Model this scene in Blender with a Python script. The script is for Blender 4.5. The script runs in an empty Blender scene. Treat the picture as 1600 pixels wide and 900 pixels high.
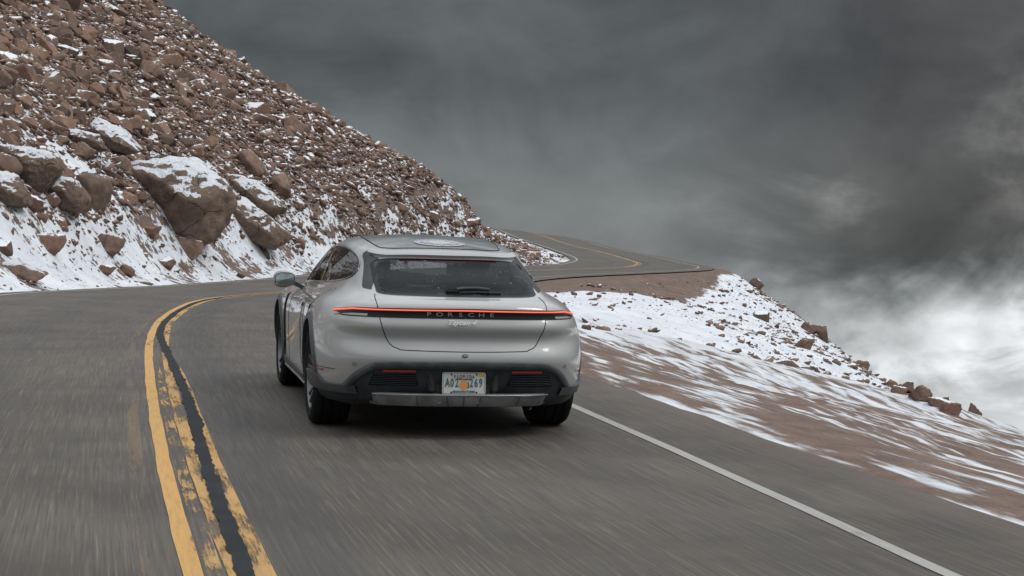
import bpy, bmesh, math, random
import numpy as np
from mathutils import Vector, Matrix, noise
from mathutils.bvhtree import BVHTree

# ------------------------------------------------------------------ camera
SC = bpy.context.scene
COL = SC.collection
R = math.radians
FPX, CAM_H, PITCH, ROLL = 2700.0, 1.501, 0.03688, 0.02879      # focal length in px of a 1600 px wide frame
cam_d = bpy.data.cameras.new('camera')
cam = bpy.data.objects.new('camera', cam_d); COL.objects.link(cam)
cam_d.sensor_width = 36.0; cam_d.lens = FPX / 1600 * 36
cam_d.clip_start = 0.1; cam_d.clip_end = 5000
cam.matrix_world = (Matrix.Translation((0, 0, CAM_H)) @ Matrix.Rotation(math.pi/2 - PITCH, 4, 'X')
                    @ Matrix.Rotation(ROLL, 4, 'Z'))
SC.camera = cam
SC.view_settings.view_transform = 'Standard'; SC.view_settings.look = 'None'
SC.view_settings.exposure = 0.0; SC.view_settings.gamma = 1.0
SC.render.resolution_x = 1024; SC.render.resolution_y = 576

# ------------------------------------------------------------------ node helper
class NT:
    def __init__(s, tree): s.t = tree; s.n = tree.nodes; s.l = tree.links
    def new(s, typ, **kw):
        n = s.n.new(typ)
        for k, v in kw.items(): setattr(n, k, v)
        return n
    def put(s, sock, v):
        if isinstance(v, bpy.types.NodeSocket): s.l.new(v, sock)
        elif v is not None:
            if isinstance(v, (tuple, list)) and len(v) == 3 and sock.type == 'RGBA': v = (*v, 1)
            sock.default_value = v
    def m(s, op, a, b=None, c=None, clamp=False):
        n = s.new('ShaderNodeMath', operation=op); n.use_clamp = clamp
        s.put(n.inputs[0], a)
        if b is not None: s.put(n.inputs[1], b)
        if c is not None: s.put(n.inputs[2], c)
        return n.outputs[0]
    def vm(s, op, a, b=None):
        n = s.new('ShaderNodeVectorMath', operation=op); s.put(n.inputs[0], a)
        if b is not None: s.put(n.inputs[1], b)
        return n.outputs['Value'] if op in ('DOT_PRODUCT', 'LENGTH') else n.outputs[0]
    def noise(s, vec, scale=5, detail=3, rough=.55, dist=0, col=False):
        n = s.new('ShaderNodeTexNoise'); s.put(n.inputs['Vector'], vec)
        n.inputs['Scale'].default_value = scale; n.inputs['Detail'].default_value = detail
        n.inputs['Roughness'].default_value = rough; n.inputs['Distortion'].default_value = dist
        return n.outputs['Color' if col else 'Fac']
    def vor(s, vec, scale=5, feature='F1', out='Distance'):
        n = s.new('ShaderNodeTexVoronoi', feature=feature); s.put(n.inputs['Vector'], vec)
        n.inputs['Scale'].default_value = scale
        return n.outputs[out]
    def sm(s, v, a, b, lo=0.0, hi=1.0):
        n = s.new('ShaderNodeMapRange', interpolation_type='SMOOTHSTEP')
        s.put(n.inputs['Value'], v); s.put(n.inputs['From Min'], a); s.put(n.inputs['From Max'], b)
        s.put(n.inputs['To Min'], lo); s.put(n.inputs['To Max'], hi)
        return n.outputs[0]
    def mix(s, f, a, b, mode='MIX'):
        n = s.new('ShaderNodeMix', data_type='RGBA', blend_type=mode)
        s.put(n.inputs[0], f); s.put(n.inputs[6], a); s.put(n.inputs[7], b)
        return n.outputs[2]
    def xyz(s, x, y, z):
        n = s.new('ShaderNodeCombineXYZ'); s.put(n.inputs[0], x); s.put(n.inputs[1], y); s.put(n.inputs[2], z)
        return n.outputs[0]
    def sep(s, v):
        n = s.new('ShaderNodeSeparateXYZ'); s.put(n.inputs[0], v); return n.outputs
    def mapping(s, v, scale=(1, 1, 1), rot=(0, 0, 0), loc=(0, 0, 0)):
        n = s.new('ShaderNodeMapping'); s.put(n.inputs[0], v)
        n.inputs['Scale'].default_value = scale; n.inputs['Rotation'].default_value = rot; n.inputs['Location'].default_value = loc
        return n.outputs[0]
    def bump(s, h, strength=.3, dist=.02):
        n = s.new('ShaderNodeBump'); s.put(n.inputs['Height'], h)
        n.inputs['Strength'].default_value = strength; n.inputs['Distance'].default_value = dist
        return n.outputs[0]

def material(name):
    m = bpy.data.materials.new(name); m.use_nodes = True
    t = NT(m.node_tree); b = t.n['Principled BSDF']
    return m, t, b

def plain(name, col, rough=.5, metal=0, coat=0, spec=.5, var=0.0, vscale=8, coat_rough=.03):
    m, t, b = material(name)
    t.put(b.inputs['Base Color'], col)
    if var:
        co = t.new('ShaderNodeTexCoord').outputs['Object']
        n = t.noise(co, vscale, 4)
        f = t.sm(n, .3, .7, 1 - var, 1 + var)
        t.put(b.inputs['Base Color'], t.mix(1.0, col, t.xyz(f, f, f), 'MULTIPLY'))
        t.put(b.inputs['Roughness'], t.sm(n, .3, .7, max(0, rough-.08), min(1, rough+.08)))
    else: b.inputs['Roughness'].default_value = rough
    b.inputs['Metallic'].default_value = metal
    b.inputs['Coat Weight'].default_value = coat
    b.inputs['Coat Roughness'].default_value = coat_rough
    b.inputs['Specular IOR Level'].default_value = spec
    return m

# ------------------------------------------------------------------ sky and sun
SUN_EL, SUN_AZ = R(50), R(98)          # azimuth clockwise from +Y: the light comes from the right and behind the camera
w = bpy.data.worlds.new('World'); SC.world = w; w.use_nodes = True
t = NT(w.node_tree); bg = t.n['Background']
ns = t.new('ShaderNodeTexSky', sky_type='NISHITA'); ns.sun_disc = False
ns.sun_elevation = SUN_EL; ns.sun_rotation = SUN_AZ; ns.altitude = 4000; ns.air_density = 1.0; ns.dust_density = 2.0
d = t.new('ShaderNodeTexCoord').outputs['Generated']
X, Y, Z = t.sep(d)
# cloud fields over direction
big = t.noise(t.mapping(d, (1, 1, 1.5), loc=(3.1, .4, 1.7)), 7.5, 5, .55, .6)
med = t.noise(t.mapping(d, (1, 1, 1.5), loc=(7.3, 2.4, .2)), 17, 6, .52, .2)
fine = t.noise(t.mapping(d, (1, 1, 1.4), loc=(.3, 5.4, 2.2)), 44, 5, .55, .2)
wob = t.m('ADD', t.m('MULTIPLY', t.m('SUBTRACT', big, .5), .16), t.m('MULTIPLY', t.m('SUBTRACT', med, .5), .065))
# dark cloud deck ends along a slanting line, lower to the right
s_ = t.m('SUBTRACT', t.m('ADD', .054, wob), t.m('ADD', Z, t.m('MULTIPLY', X, .14)))
s_ = t.m('SUBTRACT', s_, t.m('MULTIPLY', t.sm(t.m('ABSOLUTE', t.m('SUBTRACT', X, .205)), 0.0, .10, 1.0, 0.0), .022))
below = t.sm(s_, -.012, .070)
side = t.sm(X, .02, .27)
bright = t.m('ADD', .185, t.m('MULTIPLY', t.m('MULTIPLY', side, side), .62))
bl = t.m('ADD', t.m('MULTIPLY', t.m('SUBTRACT', med, .5), 1.3), t.m('MULTIPLY', t.m('SUBTRACT', fine, .5), .45))
bright = t.m('MULTIPLY', bright, t.m('ADD', 1.0, t.m('MULTIPLY', bl, t.sm(X, 0, .2, .35, 1.0))))
cl = t.noise(t.mapping(d, (1, 1, 1.7), loc=(1.3, 8.4, 4.2)), 12, 6, .55, .4)
bright = t.m('MULTIPLY', bright, t.sm(cl, .40, .56, t.sm(X, .03, .2, .9, .52), 1.08))
bright = t.m('MAXIMUM', bright, .115)
dark = t.m('ADD', .098, t.m('MULTIPLY', t.m('SUBTRACT', big, .5), .17))
dark = t.m('ADD', dark, t.m('MULTIPLY', t.m('SUBTRACT', med, .5), .045))
dark = t.m('ADD', dark, t.m('MULTIPLY', t.m('SUBTRACT', fine, .5), .022))
dark = t.m('MULTIPLY', dark, t.sm(X, -.2, .18, 1.15, .88))
dark = t.m('ADD', dark, t.m('MULTIPLY', t.sm(t.m('ADD', Z, t.m('MULTIPLY', t.m('SUBTRACT', med, .5), .08)), .080, -.01, 0, .115), t.sm(X, .24, .05)))
# pale break in the deck at the upper right
brk = t.m('MULTIPLY', t.sm(t.vm('LENGTH', t.vm('SUBTRACT', d, (.305, .95, .052))), .085, .0), t.sm(t.m('ADD', med, t.m('MULTIPLY', t.m('SUBTRACT', fine, .5), .3)), .42, .70))
dark = t.m('ADD', dark, t.m('MULTIPLY', brk, .17))
lum = t.m('ADD', t.m('MULTIPLY', dark, t.m('SUBTRACT', 1.0, below)), t.m('MULTIPLY', bright, below))
# glowing haze under the deck far to the lower right
low = t.m('MULTIPLY', t.sm(Z, -.055, -.115), t.sm(X, .10, .26))
lum = t.m('ADD', lum, t.m('MULTIPLY', low, .30))
tint = t.mix(t.sm(lum, .08, .5), (.935, 1.01, 1.03), (.965, 1.0, 1.02))
warm = t.m('MULTIPLY', t.sm(X, .04, .30), t.sm(Z, -.02, .03))
tint = t.mix(warm, tint, (1.02, .99, .96))
front = t.mix(1.0, tint, t.xyz(lum, lum, lum), 'MULTIPLY')
# overhead and behind: thin bright overcast with some structure
ov = t.noise(t.mapping(d, (1, 1, 1.5)), 2.6, 5, .55, .5)
ovl = t.m('MULTIPLY', t.sm(ov, .3, .7, .56, 1.02), t.sm(Z, -.05, .85, .34, 1.6))
over = t.mix(1.0, (.97, 1.0, 1.04), t.xyz(ovl, ovl, ovl), 'MULTIPLY')
fm = t.m('MULTIPLY', t.sm(Y, .30, .80), t.sm(Z, .42, .15))
sky = t.mix(fm, over, front)
nis = t.vm('SCALE', ns.outputs[0]); nis_n = nis.node; nis_n.inputs['Scale'].default_value = .07
sky = t.mix(.04, sky, nis)
t.put(bg.inputs['Color'], sky); bg.inputs['Strength'].default_value = 1.0
sd = bpy.data.lights.new('sun', 'SUN'); sd.energy = 1.5; sd.angle = R(24); sd.color = (1.0, .965, .92)
sun = bpy.data.objects.new('sun', sd); COL.objects.link(sun)
sdir = Vector((math.sin(SUN_AZ)*math.cos(SUN_EL), math.cos(SUN_AZ)*math.cos(SUN_EL), math.sin(SUN_EL)))
sun.rotation_euler = sdir.to_track_quat('Z', 'Y').to_euler()

# ------------------------------------------------------------------ object helpers
def put_mesh(name, verts, faces, mats, parent=None, smooth=False, sharp=None):
    me = bpy.data.meshes.new(name); me.from_pydata([tuple(map(float, v)) for v in verts], [], faces); me.validate()
    if not isinstance(mats, (list, tuple)): mats = [mats]
    for m_ in mats: me.materials.append(m_)
    if smooth:
        me.polygons.foreach_set('use_smooth', [True]*len(me.polygons))
        if sharp: me.set_sharp_from_angle(angle=R(sharp))
    o = bpy.data.objects.new(name, me); COL.objects.link(o)
    if parent: o.parent = parent
    return o
def from_bm(name, bm, mats, parent=None, smooth=False, sharp=None):
    me = bpy.data.meshes.new(name); bm.normal_update(); bm.to_mesh(me); bm.free()
    if not isinstance(mats, (list, tuple)): mats = [mats]
    for m_ in mats: me.materials.append(m_)
    if smooth:
        me.polygons.foreach_set('use_smooth', [True]*len(me.polygons))
        if sharp: me.set_sharp_from_angle(angle=R(sharp))
    o = bpy.data.objects.new(name, me); COL.objects.link(o)
    if parent: o.parent = parent
    return o
def tag(o, label=None, cat=None, group=None, kind=None):
    if label: o['label'] = label
    if cat: o['category'] = cat
    if group: o['group'] = group
    if kind: o['kind'] = kind
    return o
def catmull(P, n, closed=False):
    P = np.array(P, float); out = []
    N = len(P)
    idx = range(N if closed else N-1)
    for i in idx:
        p0 = P[(i-1) % N] if closed or i > 0 else 2*P[0]-P[1]
        p1 = P[i]; p2 = P[(i+1) % N]
        p3 = P[(i+2) % N] if closed or i+2 < N else 2*P[-1]-P[-2]
        for k in range(n):
            u = k/n
            out.append(.5*((2*p1)+(-p0+p2)*u+(2*p0-5*p1+4*p2-p3)*u*u+(-p0+3*p1-3*p2+p3)*u**3))
    if not closed: out.append(P[-1])
    return np.array(out)
def sstep(x, a, b):
    u = np.clip((x-a)/(b-a), 0, 1); return u*u*(3-2*u)
def ray(u, v, d):
    """point d metres ahead of the camera's foot, seen at photo pixel (u, v) of the 1600x900 photograph"""
    a, b = u-800, v-450
    cr, sr = math.cos(-ROLL), math.sin(-ROLL)
    x, y = a*cr-b*sr, a*sr+b*cr
    x /= FPX; y = -y/FPX
    Yc = math.cos(PITCH)+y*math.sin(PITCH); Zc = -math.sin(PITCH)+y*math.cos(PITCH)
    return (x/Yc*d, d, CAM_H+Zc/Yc*d)
# ------------------------------------------------------------------ road course (x, y, z), metres
ROAD_P = [(20,-80,0),(12.2,-50,0),(5.2,-20,0),(1.95,-6,0),(.47,.3,0),(-1.17,7.16,0),(-1.8,9.75,0),(-3.05,15.25,0),(-4.2,20.7,0),(-4.97,25.3,0),
 (-5.4,30.5,0),(-5.55,38,-.20),(-5.2,46,-.38),(-4.4,55,-.50),(-3.25,63.5,-.52),(-1.3,70,-.50),(1.6,77,-.50),(4.4,83.5,-.50),(6.0,89,-.52),
 (7.1,97,-.53),(7.3,102,-.52),(7.1,107,-.46),(5.9,116,-.18),(4.03,128,.16),(1.9,147,.76),(-.6,163,.95),(-4.5,176,.85),(-10,190,.4)]
RC = catmull(ROAD_P, 12)
_seg = np.linalg.norm(np.diff(RC[:, :2], axis=0), axis=1); _s = np.concatenate([[0], np.cumsum(_seg)])
_tot = _s[-1]; _n = int(_tot/.5)
_ss = np.linspace(0, _tot, _n)
RC = np.stack([np.interp(_ss, _s, RC[:, k]) for k in range(3)], 1)
for _ in range(6): RC[1:-1] = .25*RC[:-2]+.5*RC[1:-1]+.25*RC[2:]
RT = np.gradient(RC[:, :2], axis=0); RT /= np.linalg.norm(RT, axis=1)[:, None]
RN = np.stack([RT[:, 1], -RT[:, 0]], 1)                 # to the right of travel
BANK = np.interp(RC[:, 1], [0, 88, 102, 116, 128, 148], [0, 0, .03, .05, .085, .10])
HW_L, HW_R = 3.95, 4.2
def road_at(o, lift=0.0, i=None):
    """line running beside the centreline at offset o (right positive)"""
    P = RC.copy(); P[:, :2] += RN*np.asarray(o)[..., None] if np.ndim(o) else RN*o
    P[:, 2] += lift-BANK*o
    return P

# ------------------------------------------------------------------ terrain surface
cp = []
def C3(*p): cp.append(p)
def CR(u, v, d): cp.append(ray(u, v, d))
for i in range(0, len(RC), 14):                          # the ground meets the road along its edges
    for o in (-HW_L-.2, HW_R+.2):
        P = RC[i, :2]+RN[i]*o
        C3(P[0], P[1], RC[i, 2]-BANK[i]*o-.05)
for o, dz in ((5.6, -.12),):                               # right shoulder
    for i in range(0, len(RC), 24):
        if RC[i, 1] < 70:
            P = RC[i, :2]+RN[i]*o; C3(P[0], P[1], RC[i, 2]+dz-.05)
# left hillside: (u, v, d)
def CH(u, v, foot, k, zf):
    tv = (ray(u, v, 1.0)[2]-CAM_H); cp.append(ray(u, v, (CAM_H-zf+k*foot)/(k-tv)))
for u, foot, zf, lst in [(-300,26,0,((250,.26),(50,.31),(-200,.36))),(-120,28.5,0,((330,.24),(150,.27),(-200,.32))),(0,30.8,0,((350,.24),(200,.27),(20,.28),(-140,.30))),(120,36.5,-.15,((350,.24),(200,.27),(40,.285),(-70,.29))),
        (225,43.5,-.35,((370,.24),(220,.27),(140,.28),(72,.285))),(350,50,-.46,((370,.25),(250,.28),(190,.285),(122,.285))),(500,59,-.5,((375,.27),(290,.29),(182,.295))),
        (620,65.5,-.5,((380,.30),(320,.31),(252,.32))),(700,70,-.5,((385,.32),(335,.33),(288,.34))),(755,73,-.5,((390,.34),(345,.35),(314,.35))),(790,76,-.5,((395,.33),(354,.32)))]:
    for v, k in lst: CH(u, v, foot, k, zf)
for q in [(840,402,90),(815,388,94),(800,374,104)]: CR(*q)
for x, y, z in [(-24,106,11.2),(-18,103,9.2),(-12,102,6.8),(-7,100,3.6),(-4.5,101,1.9),(-5.5,120,1.3),(-7,140,1.3),(-14,165,2),(-32,110,13),
                (-42,75,17),(-34,48,14),(-24,30,7.2),(-20,15,6),(-18,0,7),(-16,-20,8.5),(-10,-50,9),(-40,10,18),(-40,-40,20),(-30,120,9),(-50,90,18)]: C3(x, y, z)
# ground to the right: near shoulder, hollow, bank under the far road, brow against the sky
for q in [(1600,760,14),(1600,710,17.5),(1600,676,22),(1500,690,19),(1500,650,27),(1350,640,23),(1200,600,25),(1000,545,29),
          (900,474,45),(1000,503,42),(1100,547,39),(1250,592,37),(1400,624,35),(1490,648,35),
          (1000,462,66),(950,449,60),(1100,482,70),(1200,522,62),(1300,572,54),(1050,440,82),
          (1115,424,104),(1190,467,95),(1280,529,80),(1380,595,64),(1470,642,51)]: CR(*q)
for x, y, z in [(19,106,-7),(21,92,-8.5),(21,78,-9.5),(20,62,-9.5),(17,47,-8.5),(16,36,-6.5),(13,27,-3.6),(12,20,-2.5),(20,22,-8),(30,30,-18),(32,60,-22),(32,95,-22),
                (14,10,-3.4),(25,5,-11),(20,-20,-2.5),(30,-30,-8),(26,-60,-1.5),(45,-40,-14),(19,122,-7),(16,134,-5.5),(12.5,150,-5),(10,175,-6),(28,140,-18),(22,180,-16)]: C3(x, y, z)
cp = np.array(cp)
def _tps_k(r2): return .5*r2*np.log(r2+1e-9)
_A = cp[:, :2]/10
_K = _tps_k(((_A[:, None]-_A[None])**2).sum(-1))+np.eye(len(_A))*.05
_Pm = np.concatenate([np.ones((len(_A), 1)), _A], 1)
_M = np.block([[_K, _Pm], [_Pm.T, np.zeros((3, 3))]])
_W = np.linalg.solve(_M, np.concatenate([cp[:, 2], np.zeros(3)]))
def road_dist(xy):
    """signed distance to the centreline (right positive), index of nearest sample"""
    n = len(xy); D = np.empty(n); I = np.empty(n, int)
    for a in range(0, n, 20000):
        q = xy[a:a+20000]
        r2 = (q[:, :1]-RC[None, :, 0])**2+(q[:, 1:2]-RC[None, :, 1])**2
        i = r2.argmin(1); dv = q-RC[i, :2]
        sg = np.sign((dv*RN[i]).sum(1)); D[a:a+20000] = np.sqrt(r2[np.arange(len(q)), i])*sg; I[a:a+20000] = i
    return D, I
def ground(xy, rough=True):
    xy = np.atleast_2d(np.asarray(xy, float))
    z = np.empty(len(xy))
    for a in range(0, len(xy), 20000):
        q = xy[a:a+20000]/10
        z[a:a+20000] = _tps_k(((q[:, None]-_A[None])**2).sum(-1))@_W[:len(_A)]+_W[-3]+q@_W[-2:]
    D, I = road_dist(xy)
    over = np.where(D > 0, D-HW_R, -D-HW_L)
    zr = RC[I, 2]-BANK[I]*np.clip(D, -6, 6)-.05
    far = sstep(over, 0.2, 14)
    if rough:
        for k, (x, y) in enumerate(xy):
            f = far[k]
            n1 = noise.noise((x*.22, y*.22, 3.1)); n2 = noise.noise((x*.9, y*.9, 7.7)); n3 = noise.noise((x*3.1, y*3.1, 1.7))
            z[k] += min(1, over[k]/2 if over[k] > 0 else 0)*(f*n1*.42+(.25+.75*f)*n2*.11+n3*.03)
    wgt = sstep(over, .05, 2.6)
    return zr*(1-wgt)+z*wgt

# polar-spaced sheet: fine ahead of the road, coarse behind
ang = np.concatenate([np.arange(-26, 26, .115), np.arange(26, 60, 1.0), np.arange(60, 300, 3.5), np.arange(300, 334, 1.0)])
ang = np.radians(ang)
rad = [2.2]
while rad[-1] < 190: rad.append(rad[-1]*1.0125)
rad = np.array(rad)
na, nr = len(ang), len(rad)
G = np.stack([np.sin(ang)[None]*rad[:, None], np.cos(ang)[None]*rad[:, None]], -1).reshape(-1, 2)
GZ = ground(G)
V = np.concatenate([np.concatenate([G, GZ[:, None]], 1), [[0, 0, -.05]]])
ii = np.arange(nr-1)[:, None]*na; jj = np.arange(na)[None]; j2 = (jj+1) % na
F = np.stack([ii+jj, ii+na+jj, ii+na+j2, ii+j2], -1).reshape(-1, 4)
Dg, Ig = road_dist(G)
# surface attributes: how much snow lies, and whether the snow is drawn out in wind streaks
over = np.where(Dg > 0, Dg-HW_R, -Dg-HW_L)
x, y = G[:, 0], G[:, 1]
snow = np.where(Dg < 0, (.60-.15*sstep(over, 2.5, 8))*(1-.15*sstep(y, 58, 76)*sstep(y, 100, 84)*sstep(over, .8, 2.5)), 0)
nearR = (Dg > 0)
sh = .43-.16*sstep(over, .12, .4)+.03*sstep(over, .9, 1.8)+.14*sstep(over, 2.0, 5)+.13*sstep(over, 4.5, 10)+.10*sstep(over, 9, 18)
bank_ = sstep(y, 26, 33)
emb = .10+.70*sstep(over-2.6*sstep(y, 50, 60)*sstep(y, 86, 68), .3, 1.6)
rs = sh*(1-bank_)+emb*bank_
snow = np.where(nearR, rs, snow)
snow = np.concatenate([snow, [0]])
streak = np.concatenate([np.where(nearR, 1-sstep(y, 30, 46), 0), [0]])
talus = np.concatenate([np.where(Dg < 0, sstep(over, 2.5, 7), 0), [0]])

D_TRAVEL = math.atan2(.216, .976)                       # direction of travel, to the left of +Y
m_ground, t, b = material('mountain_ground')
pos = t.new('ShaderNodeNewGeometry').outputs['Position']
at = lambda nm: t.new('ShaderNodeAttribute', attribute_name=nm).outputs['Fac']
sn, stv, tl = at('snow'), at('streak'), at('talus')
along = t.mapping(t.mapping(pos, rot=(0, 0, -D_TRAVEL)), (1, .13, 1))
w1 = t.noise(along, .9, 4, .6, .3); w2 = t.noise(along, 4.2, 5, .60, .2)
ws = t.m('ADD', t.m('MULTIPLY', w1, .35), t.m('MULTIPLY', w2, .65))
r1 = t.noise(t.mapping(pos, (1, .55, 1), rot=(0, 0, .5)), .75, 6, .62, .3); r2_ = t.noise(pos, 4.2, 4, .6, .3)
wr = t.m('ADD', t.m('MULTIPLY', r1, .6), t.m('MULTIPLY', r2_, .4))
nm = t.m('ADD', t.m('MULTIPLY', ws, stv), t.m('MULTIPLY', wr, t.m('SUBTRACT', 1.0, stv)))
nm = t.m('ADD', .5, t.m('MULTIPLY', t.m('SUBTRACT', nm, .5), t.m('ADD', 1.0, t.m('MULTIPLY', stv, 1.15))))
thr = t.m('SUBTRACT', t.m('SUBTRACT', .80, t.m('MULTIPLY', stv, .035)), t.m('MULTIPLY', sn, .56))
soft = t.m('ADD', .018, t.m('MULTIPLY', stv, .085))
mask = t.sm(nm, t.m('SUBTRACT', thr, soft), t.m('ADD', thr, soft))
dn = t.noise(pos, 2.2, 6, .65); dn2 = t.noise(pos, 26, 4, .7); dstk = t.noise(t.mapping(t.mapping(pos, rot=(0, 0, -D_TRAVEL)), (1, .12, 1)), 9, 4, .6)
peb = t.vor(pos, 17)
dirt = t.mix(t.sm(dn, .3, .7), (.105, .076, .062), (.180, .130, .104))
dirt = t.mix(t.m('MULTIPLY', t.sm(dn2, .45, .75), .6), dirt, (.060, .047, .041))
dirt = t.mix(t.m('MULTIPLY', t.sm(dstk, .4, .7), t.m('MULTIPLY', stv, .5)), dirt, (.185, .130, .100))
snc = t.mix(t.sm(t.noise(pos, 1.3, 5), .35, .7), (.53, .57, .62), (.65, .68, .71))
snc = t.mix(t.m('MULTIPLY', t.sm(r2_, .62, .76), .35), snc, (.42, .40, .40))
speck = t.m('MULTIPLY', t.sm(t.noise(t.mapping(pos, (1, .6, 1.4)), 7.5, 5, .75, .4), .60, .66), t.sm(t.noise(pos, .9, 3), .42, .6))
mask = t.m('MULTIPLY', mask, t.m('SUBTRACT', 1.0, t.m('MULTIPLY', speck, t.m('SUBTRACT', 1.0, stv))))
snc = t.mix(t.m('MULTIPLY', t.m('MULTIPLY', stv, .38), t.sm(w2, .72, .42)), snc, (.33, .31, .30))
t.put(b.inputs['Base Color'], t.mix(mask, dirt, snc))
t.put(b.inputs['Roughness'], t.sm(mask, 0, 1, .92, .6))
b.inputs['Specular IOR Level'].default_value = .25
hgt = t.m('ADD', t.m('MULTIPLY', mask, .8), t.m('ADD', t.m('MULTIPLY', dn2, .35), t.m('MULTIPLY', peb, t.m('MULTIPLY', t.m('SUBTRACT', 1.0, mask), .5))))
hgt = t.m('ADD', hgt, t.m('MULTIPLY', r1, 2.2))
t.put(b.inputs['Normal'], t.bump(hgt, .6, .06))
fl = F.tolist(); c0 = len(G)
fl += [[c0, int(a), int((a+1) % na)] for a in range(na)]
terr = put_mesh('terrain', V, fl, m_ground, smooth=True)
tag(terr, kind='structure')
for nm_, arr in (('snow', snow), ('streak', streak), ('talus', talus)):
    a_ = terr.data.attributes.new(nm_, 'FLOAT', 'POINT'); a_.data.foreach_set('value', arr.astype(np.float32))

# ------------------------------------------------------------------ road
def ribbon(name, o0, o1, lift, mat, ncol=2, i0=0, i1=None, wav=None, thick=0):
    i1 = i1 or len(RC)
    idx = np.arange(i0, i1); vs = []; uv = []
    for i in idx:
        a, b_ = (o0, o1) if wav is None else wav(i, o0, o1)
        for c in range(ncol):
            o = a+(b_-a)*c/(ncol-1)
            vs.append((RC[i, 0]+RN[i, 0]*o, RC[i, 1]+RN[i, 1]*o, RC[i, 2]+lift-BANK[i]*o)); uv.append((o, i*.5))
    fs = [(k*ncol+c, k*ncol+c+1, (k+1)*ncol+c+1, (k+1)*ncol+c) for k in range(len(idx)-1) for c in range(ncol-1)]
    ob = put_mesh(name, vs, fs, mat, smooth=True)
    ul = ob.data.uv_layers.new(name='UVMap')
    for lp in ob.data.loops: ul.data[lp.index].uv = uv[lp.vertex_index]
    tag(ob, kind='structure'); return ob
def edge_wav(i, a, b_):
    s = i*.5
    return (a-.10*noise.noise((s*.35, 2, 0))-.05*noise.noise((s*1.7, 5, 0)), b_+.10*noise.noise((s*.35, 9, 0))+.05*noise.noise((s*1.9, 12, 0)))
m_asph, t, b = material('asphalt')
uvn = t.new('ShaderNodeTexCoord').outputs['UV']; U, W_, _ = t.sep(uvn)
st1 = t.noise(t.mapping(uvn, (1, .014, 1)), 66, 3, .65)
st2 = t.noise(t.mapping(uvn, (1, .035, 1)), 26, 3, .6)
st3 = t.noise(t.mapping(uvn, (1, .12, 1)), 3.2, 4, .6, .3)
pat = t.noise(uvn, .55, 5, .6, .4)
gr = t.noise(uvn, 160, 2, .6)
base = t.mix(t.sm(pat, .3, .72), (.055, .048, .0405), (.093, .082, .069))
base = t.mix(t.sm(st1, .51, .34, 0, .62), base, (.042, .041, .040))
base = t.mix(t.sm(st1, .53, .74, 0, .36), base, (.24, .212, .180))
base = t.mix(t.sm(st2, .53, .72, 0, .22), base, (.20, .175, .15))
base = t.mix(t.sm(st2, .44, .30, 0, .35), base, (.042, .042, .043))
base = t.mix(t.sm(st3, .52, .72, 0, .42), base, (.048, .047, .047))
# darker wheel paths and the tarred strip beside the centre line
def lane(c, wd, amt, base):
    dd = t.m('ABSOLUTE', t.m('SUBTRACT', U, c)); dd = t.m('ADD', dd, t.m('MULTIPLY', t.m('SUBTRACT', t.noise(t.mapping(uvn, (1, .3, 1)), 1.5, 3), .5), .8*wd))
    return t.mix(t.sm(dd, wd, wd*.2, 0, amt), base, (.040, .039, .039))
base = lane(.42, .35, .55, base); base = lane(-1.6, .5, .22, base); base = lane(2.6, .5, .2, base)
base = t.mix(t.sm(t.m('ABSOLUTE', U), 3.75, 4.2, 0, .45), base, (.11, .088, .072))
t.put(b.inputs['Base Color'], base)
t.put(b.inputs['Roughness'], t.sm(st2, .3, .7, .62, .85))
b.inputs['Specular IOR Level'].default_value = .35
t.put(b.inputs['Normal'], t.bump(t.m('ADD', gr, t.m('MULTIPLY', st1, .6)), .25, .006))
ribbon('road', -HW_L, HW_R, 0, m_asph, 15, wav=edge_wav)

def paint(name, col, thr, sc=3.0, stretch=.35, dirtc=(.12, .11, .10)):
    """worn road paint: missing where the noise says so"""
    m, t, b = material(name)
    uvn = t.new('ShaderNodeTexCoord').outputs['UV']
    n1 = t.noise(t.mapping(uvn, (1, stretch*.45, 1)), sc*1.6, 5, .65, .2); n2 = t.noise(t.mapping(uvn, (1, .06, 1)), 55, 3, .6)
    n = t.m('ADD', t.m('MULTIPLY', n1, .72), t.m('MULTIPLY', n2, .28))
    al = t.sm(n, thr-.05, thr+.07)
    t.put(b.inputs['Base Color'], t.mix(t.sm(n2, .35, .75, .1, .42), col, dirtc))
    b.inputs['Roughness'].default_value = .7
    t.put(b.inputs['Alpha'], al)
    return m
m_yel = paint('yellow_paint', (.53, .295, .068), .35)
m_yel2 = paint('yellow_paint_worn', (.46, .262, .066), .45)
m_yel3 = paint('yellow_paint_faded', (.45, .27, .09), .53, 5)
m_wht = paint('white_paint', (.33, .325, .31), .36, 3.5, .2)
m_tar = plain('crack_sealing_tar', (.022, .025, .028), .85, spec=.15, var=.3, vscale=3)
near_i = int(np.argmin(abs(RC[:, 1]-17.5))); far_i = int(np.argmin(abs(RC[:, 1]-30)))
m_ghost = paint('yellow_paint_ghost', (.30, .22, .12), .50, 4, .12)
gl = m_ghost.node_tree; _mx = gl.nodes.new('ShaderNodeMath'); _mx.operation = 'MULTIPLY'; _mx.inputs[1].default_value = .38
_src = gl.nodes['Principled BSDF'].inputs['Alpha'].links[0].from_socket; gl.links.new(_src, _mx.inputs[0]); gl.links.new(_mx.outputs[0], gl.nodes['Principled BSDF'].inputs['Alpha'])
def ragged(i, a, b_):
    s = i*.5; return (a-.012*noise.noise((s*1.3, 1, 3)), b_+.012*noise.noise((s*1.5, 6, 3)))
ribbon('centre_line', -.165, -.078, .004, m_yel, 2, wav=ragged)
ribbon('centre_line', .018, .100, .004, m_yel2, 2, wav=ragged)
def taper(i, a, b_):
    q = max(0, 1-(near_i-1-i)/6)**2; a, b_ = ragged(i, a, b_); return (a+(b_-a)*.5*q, b_-(b_-a)*.48*q)
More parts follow.
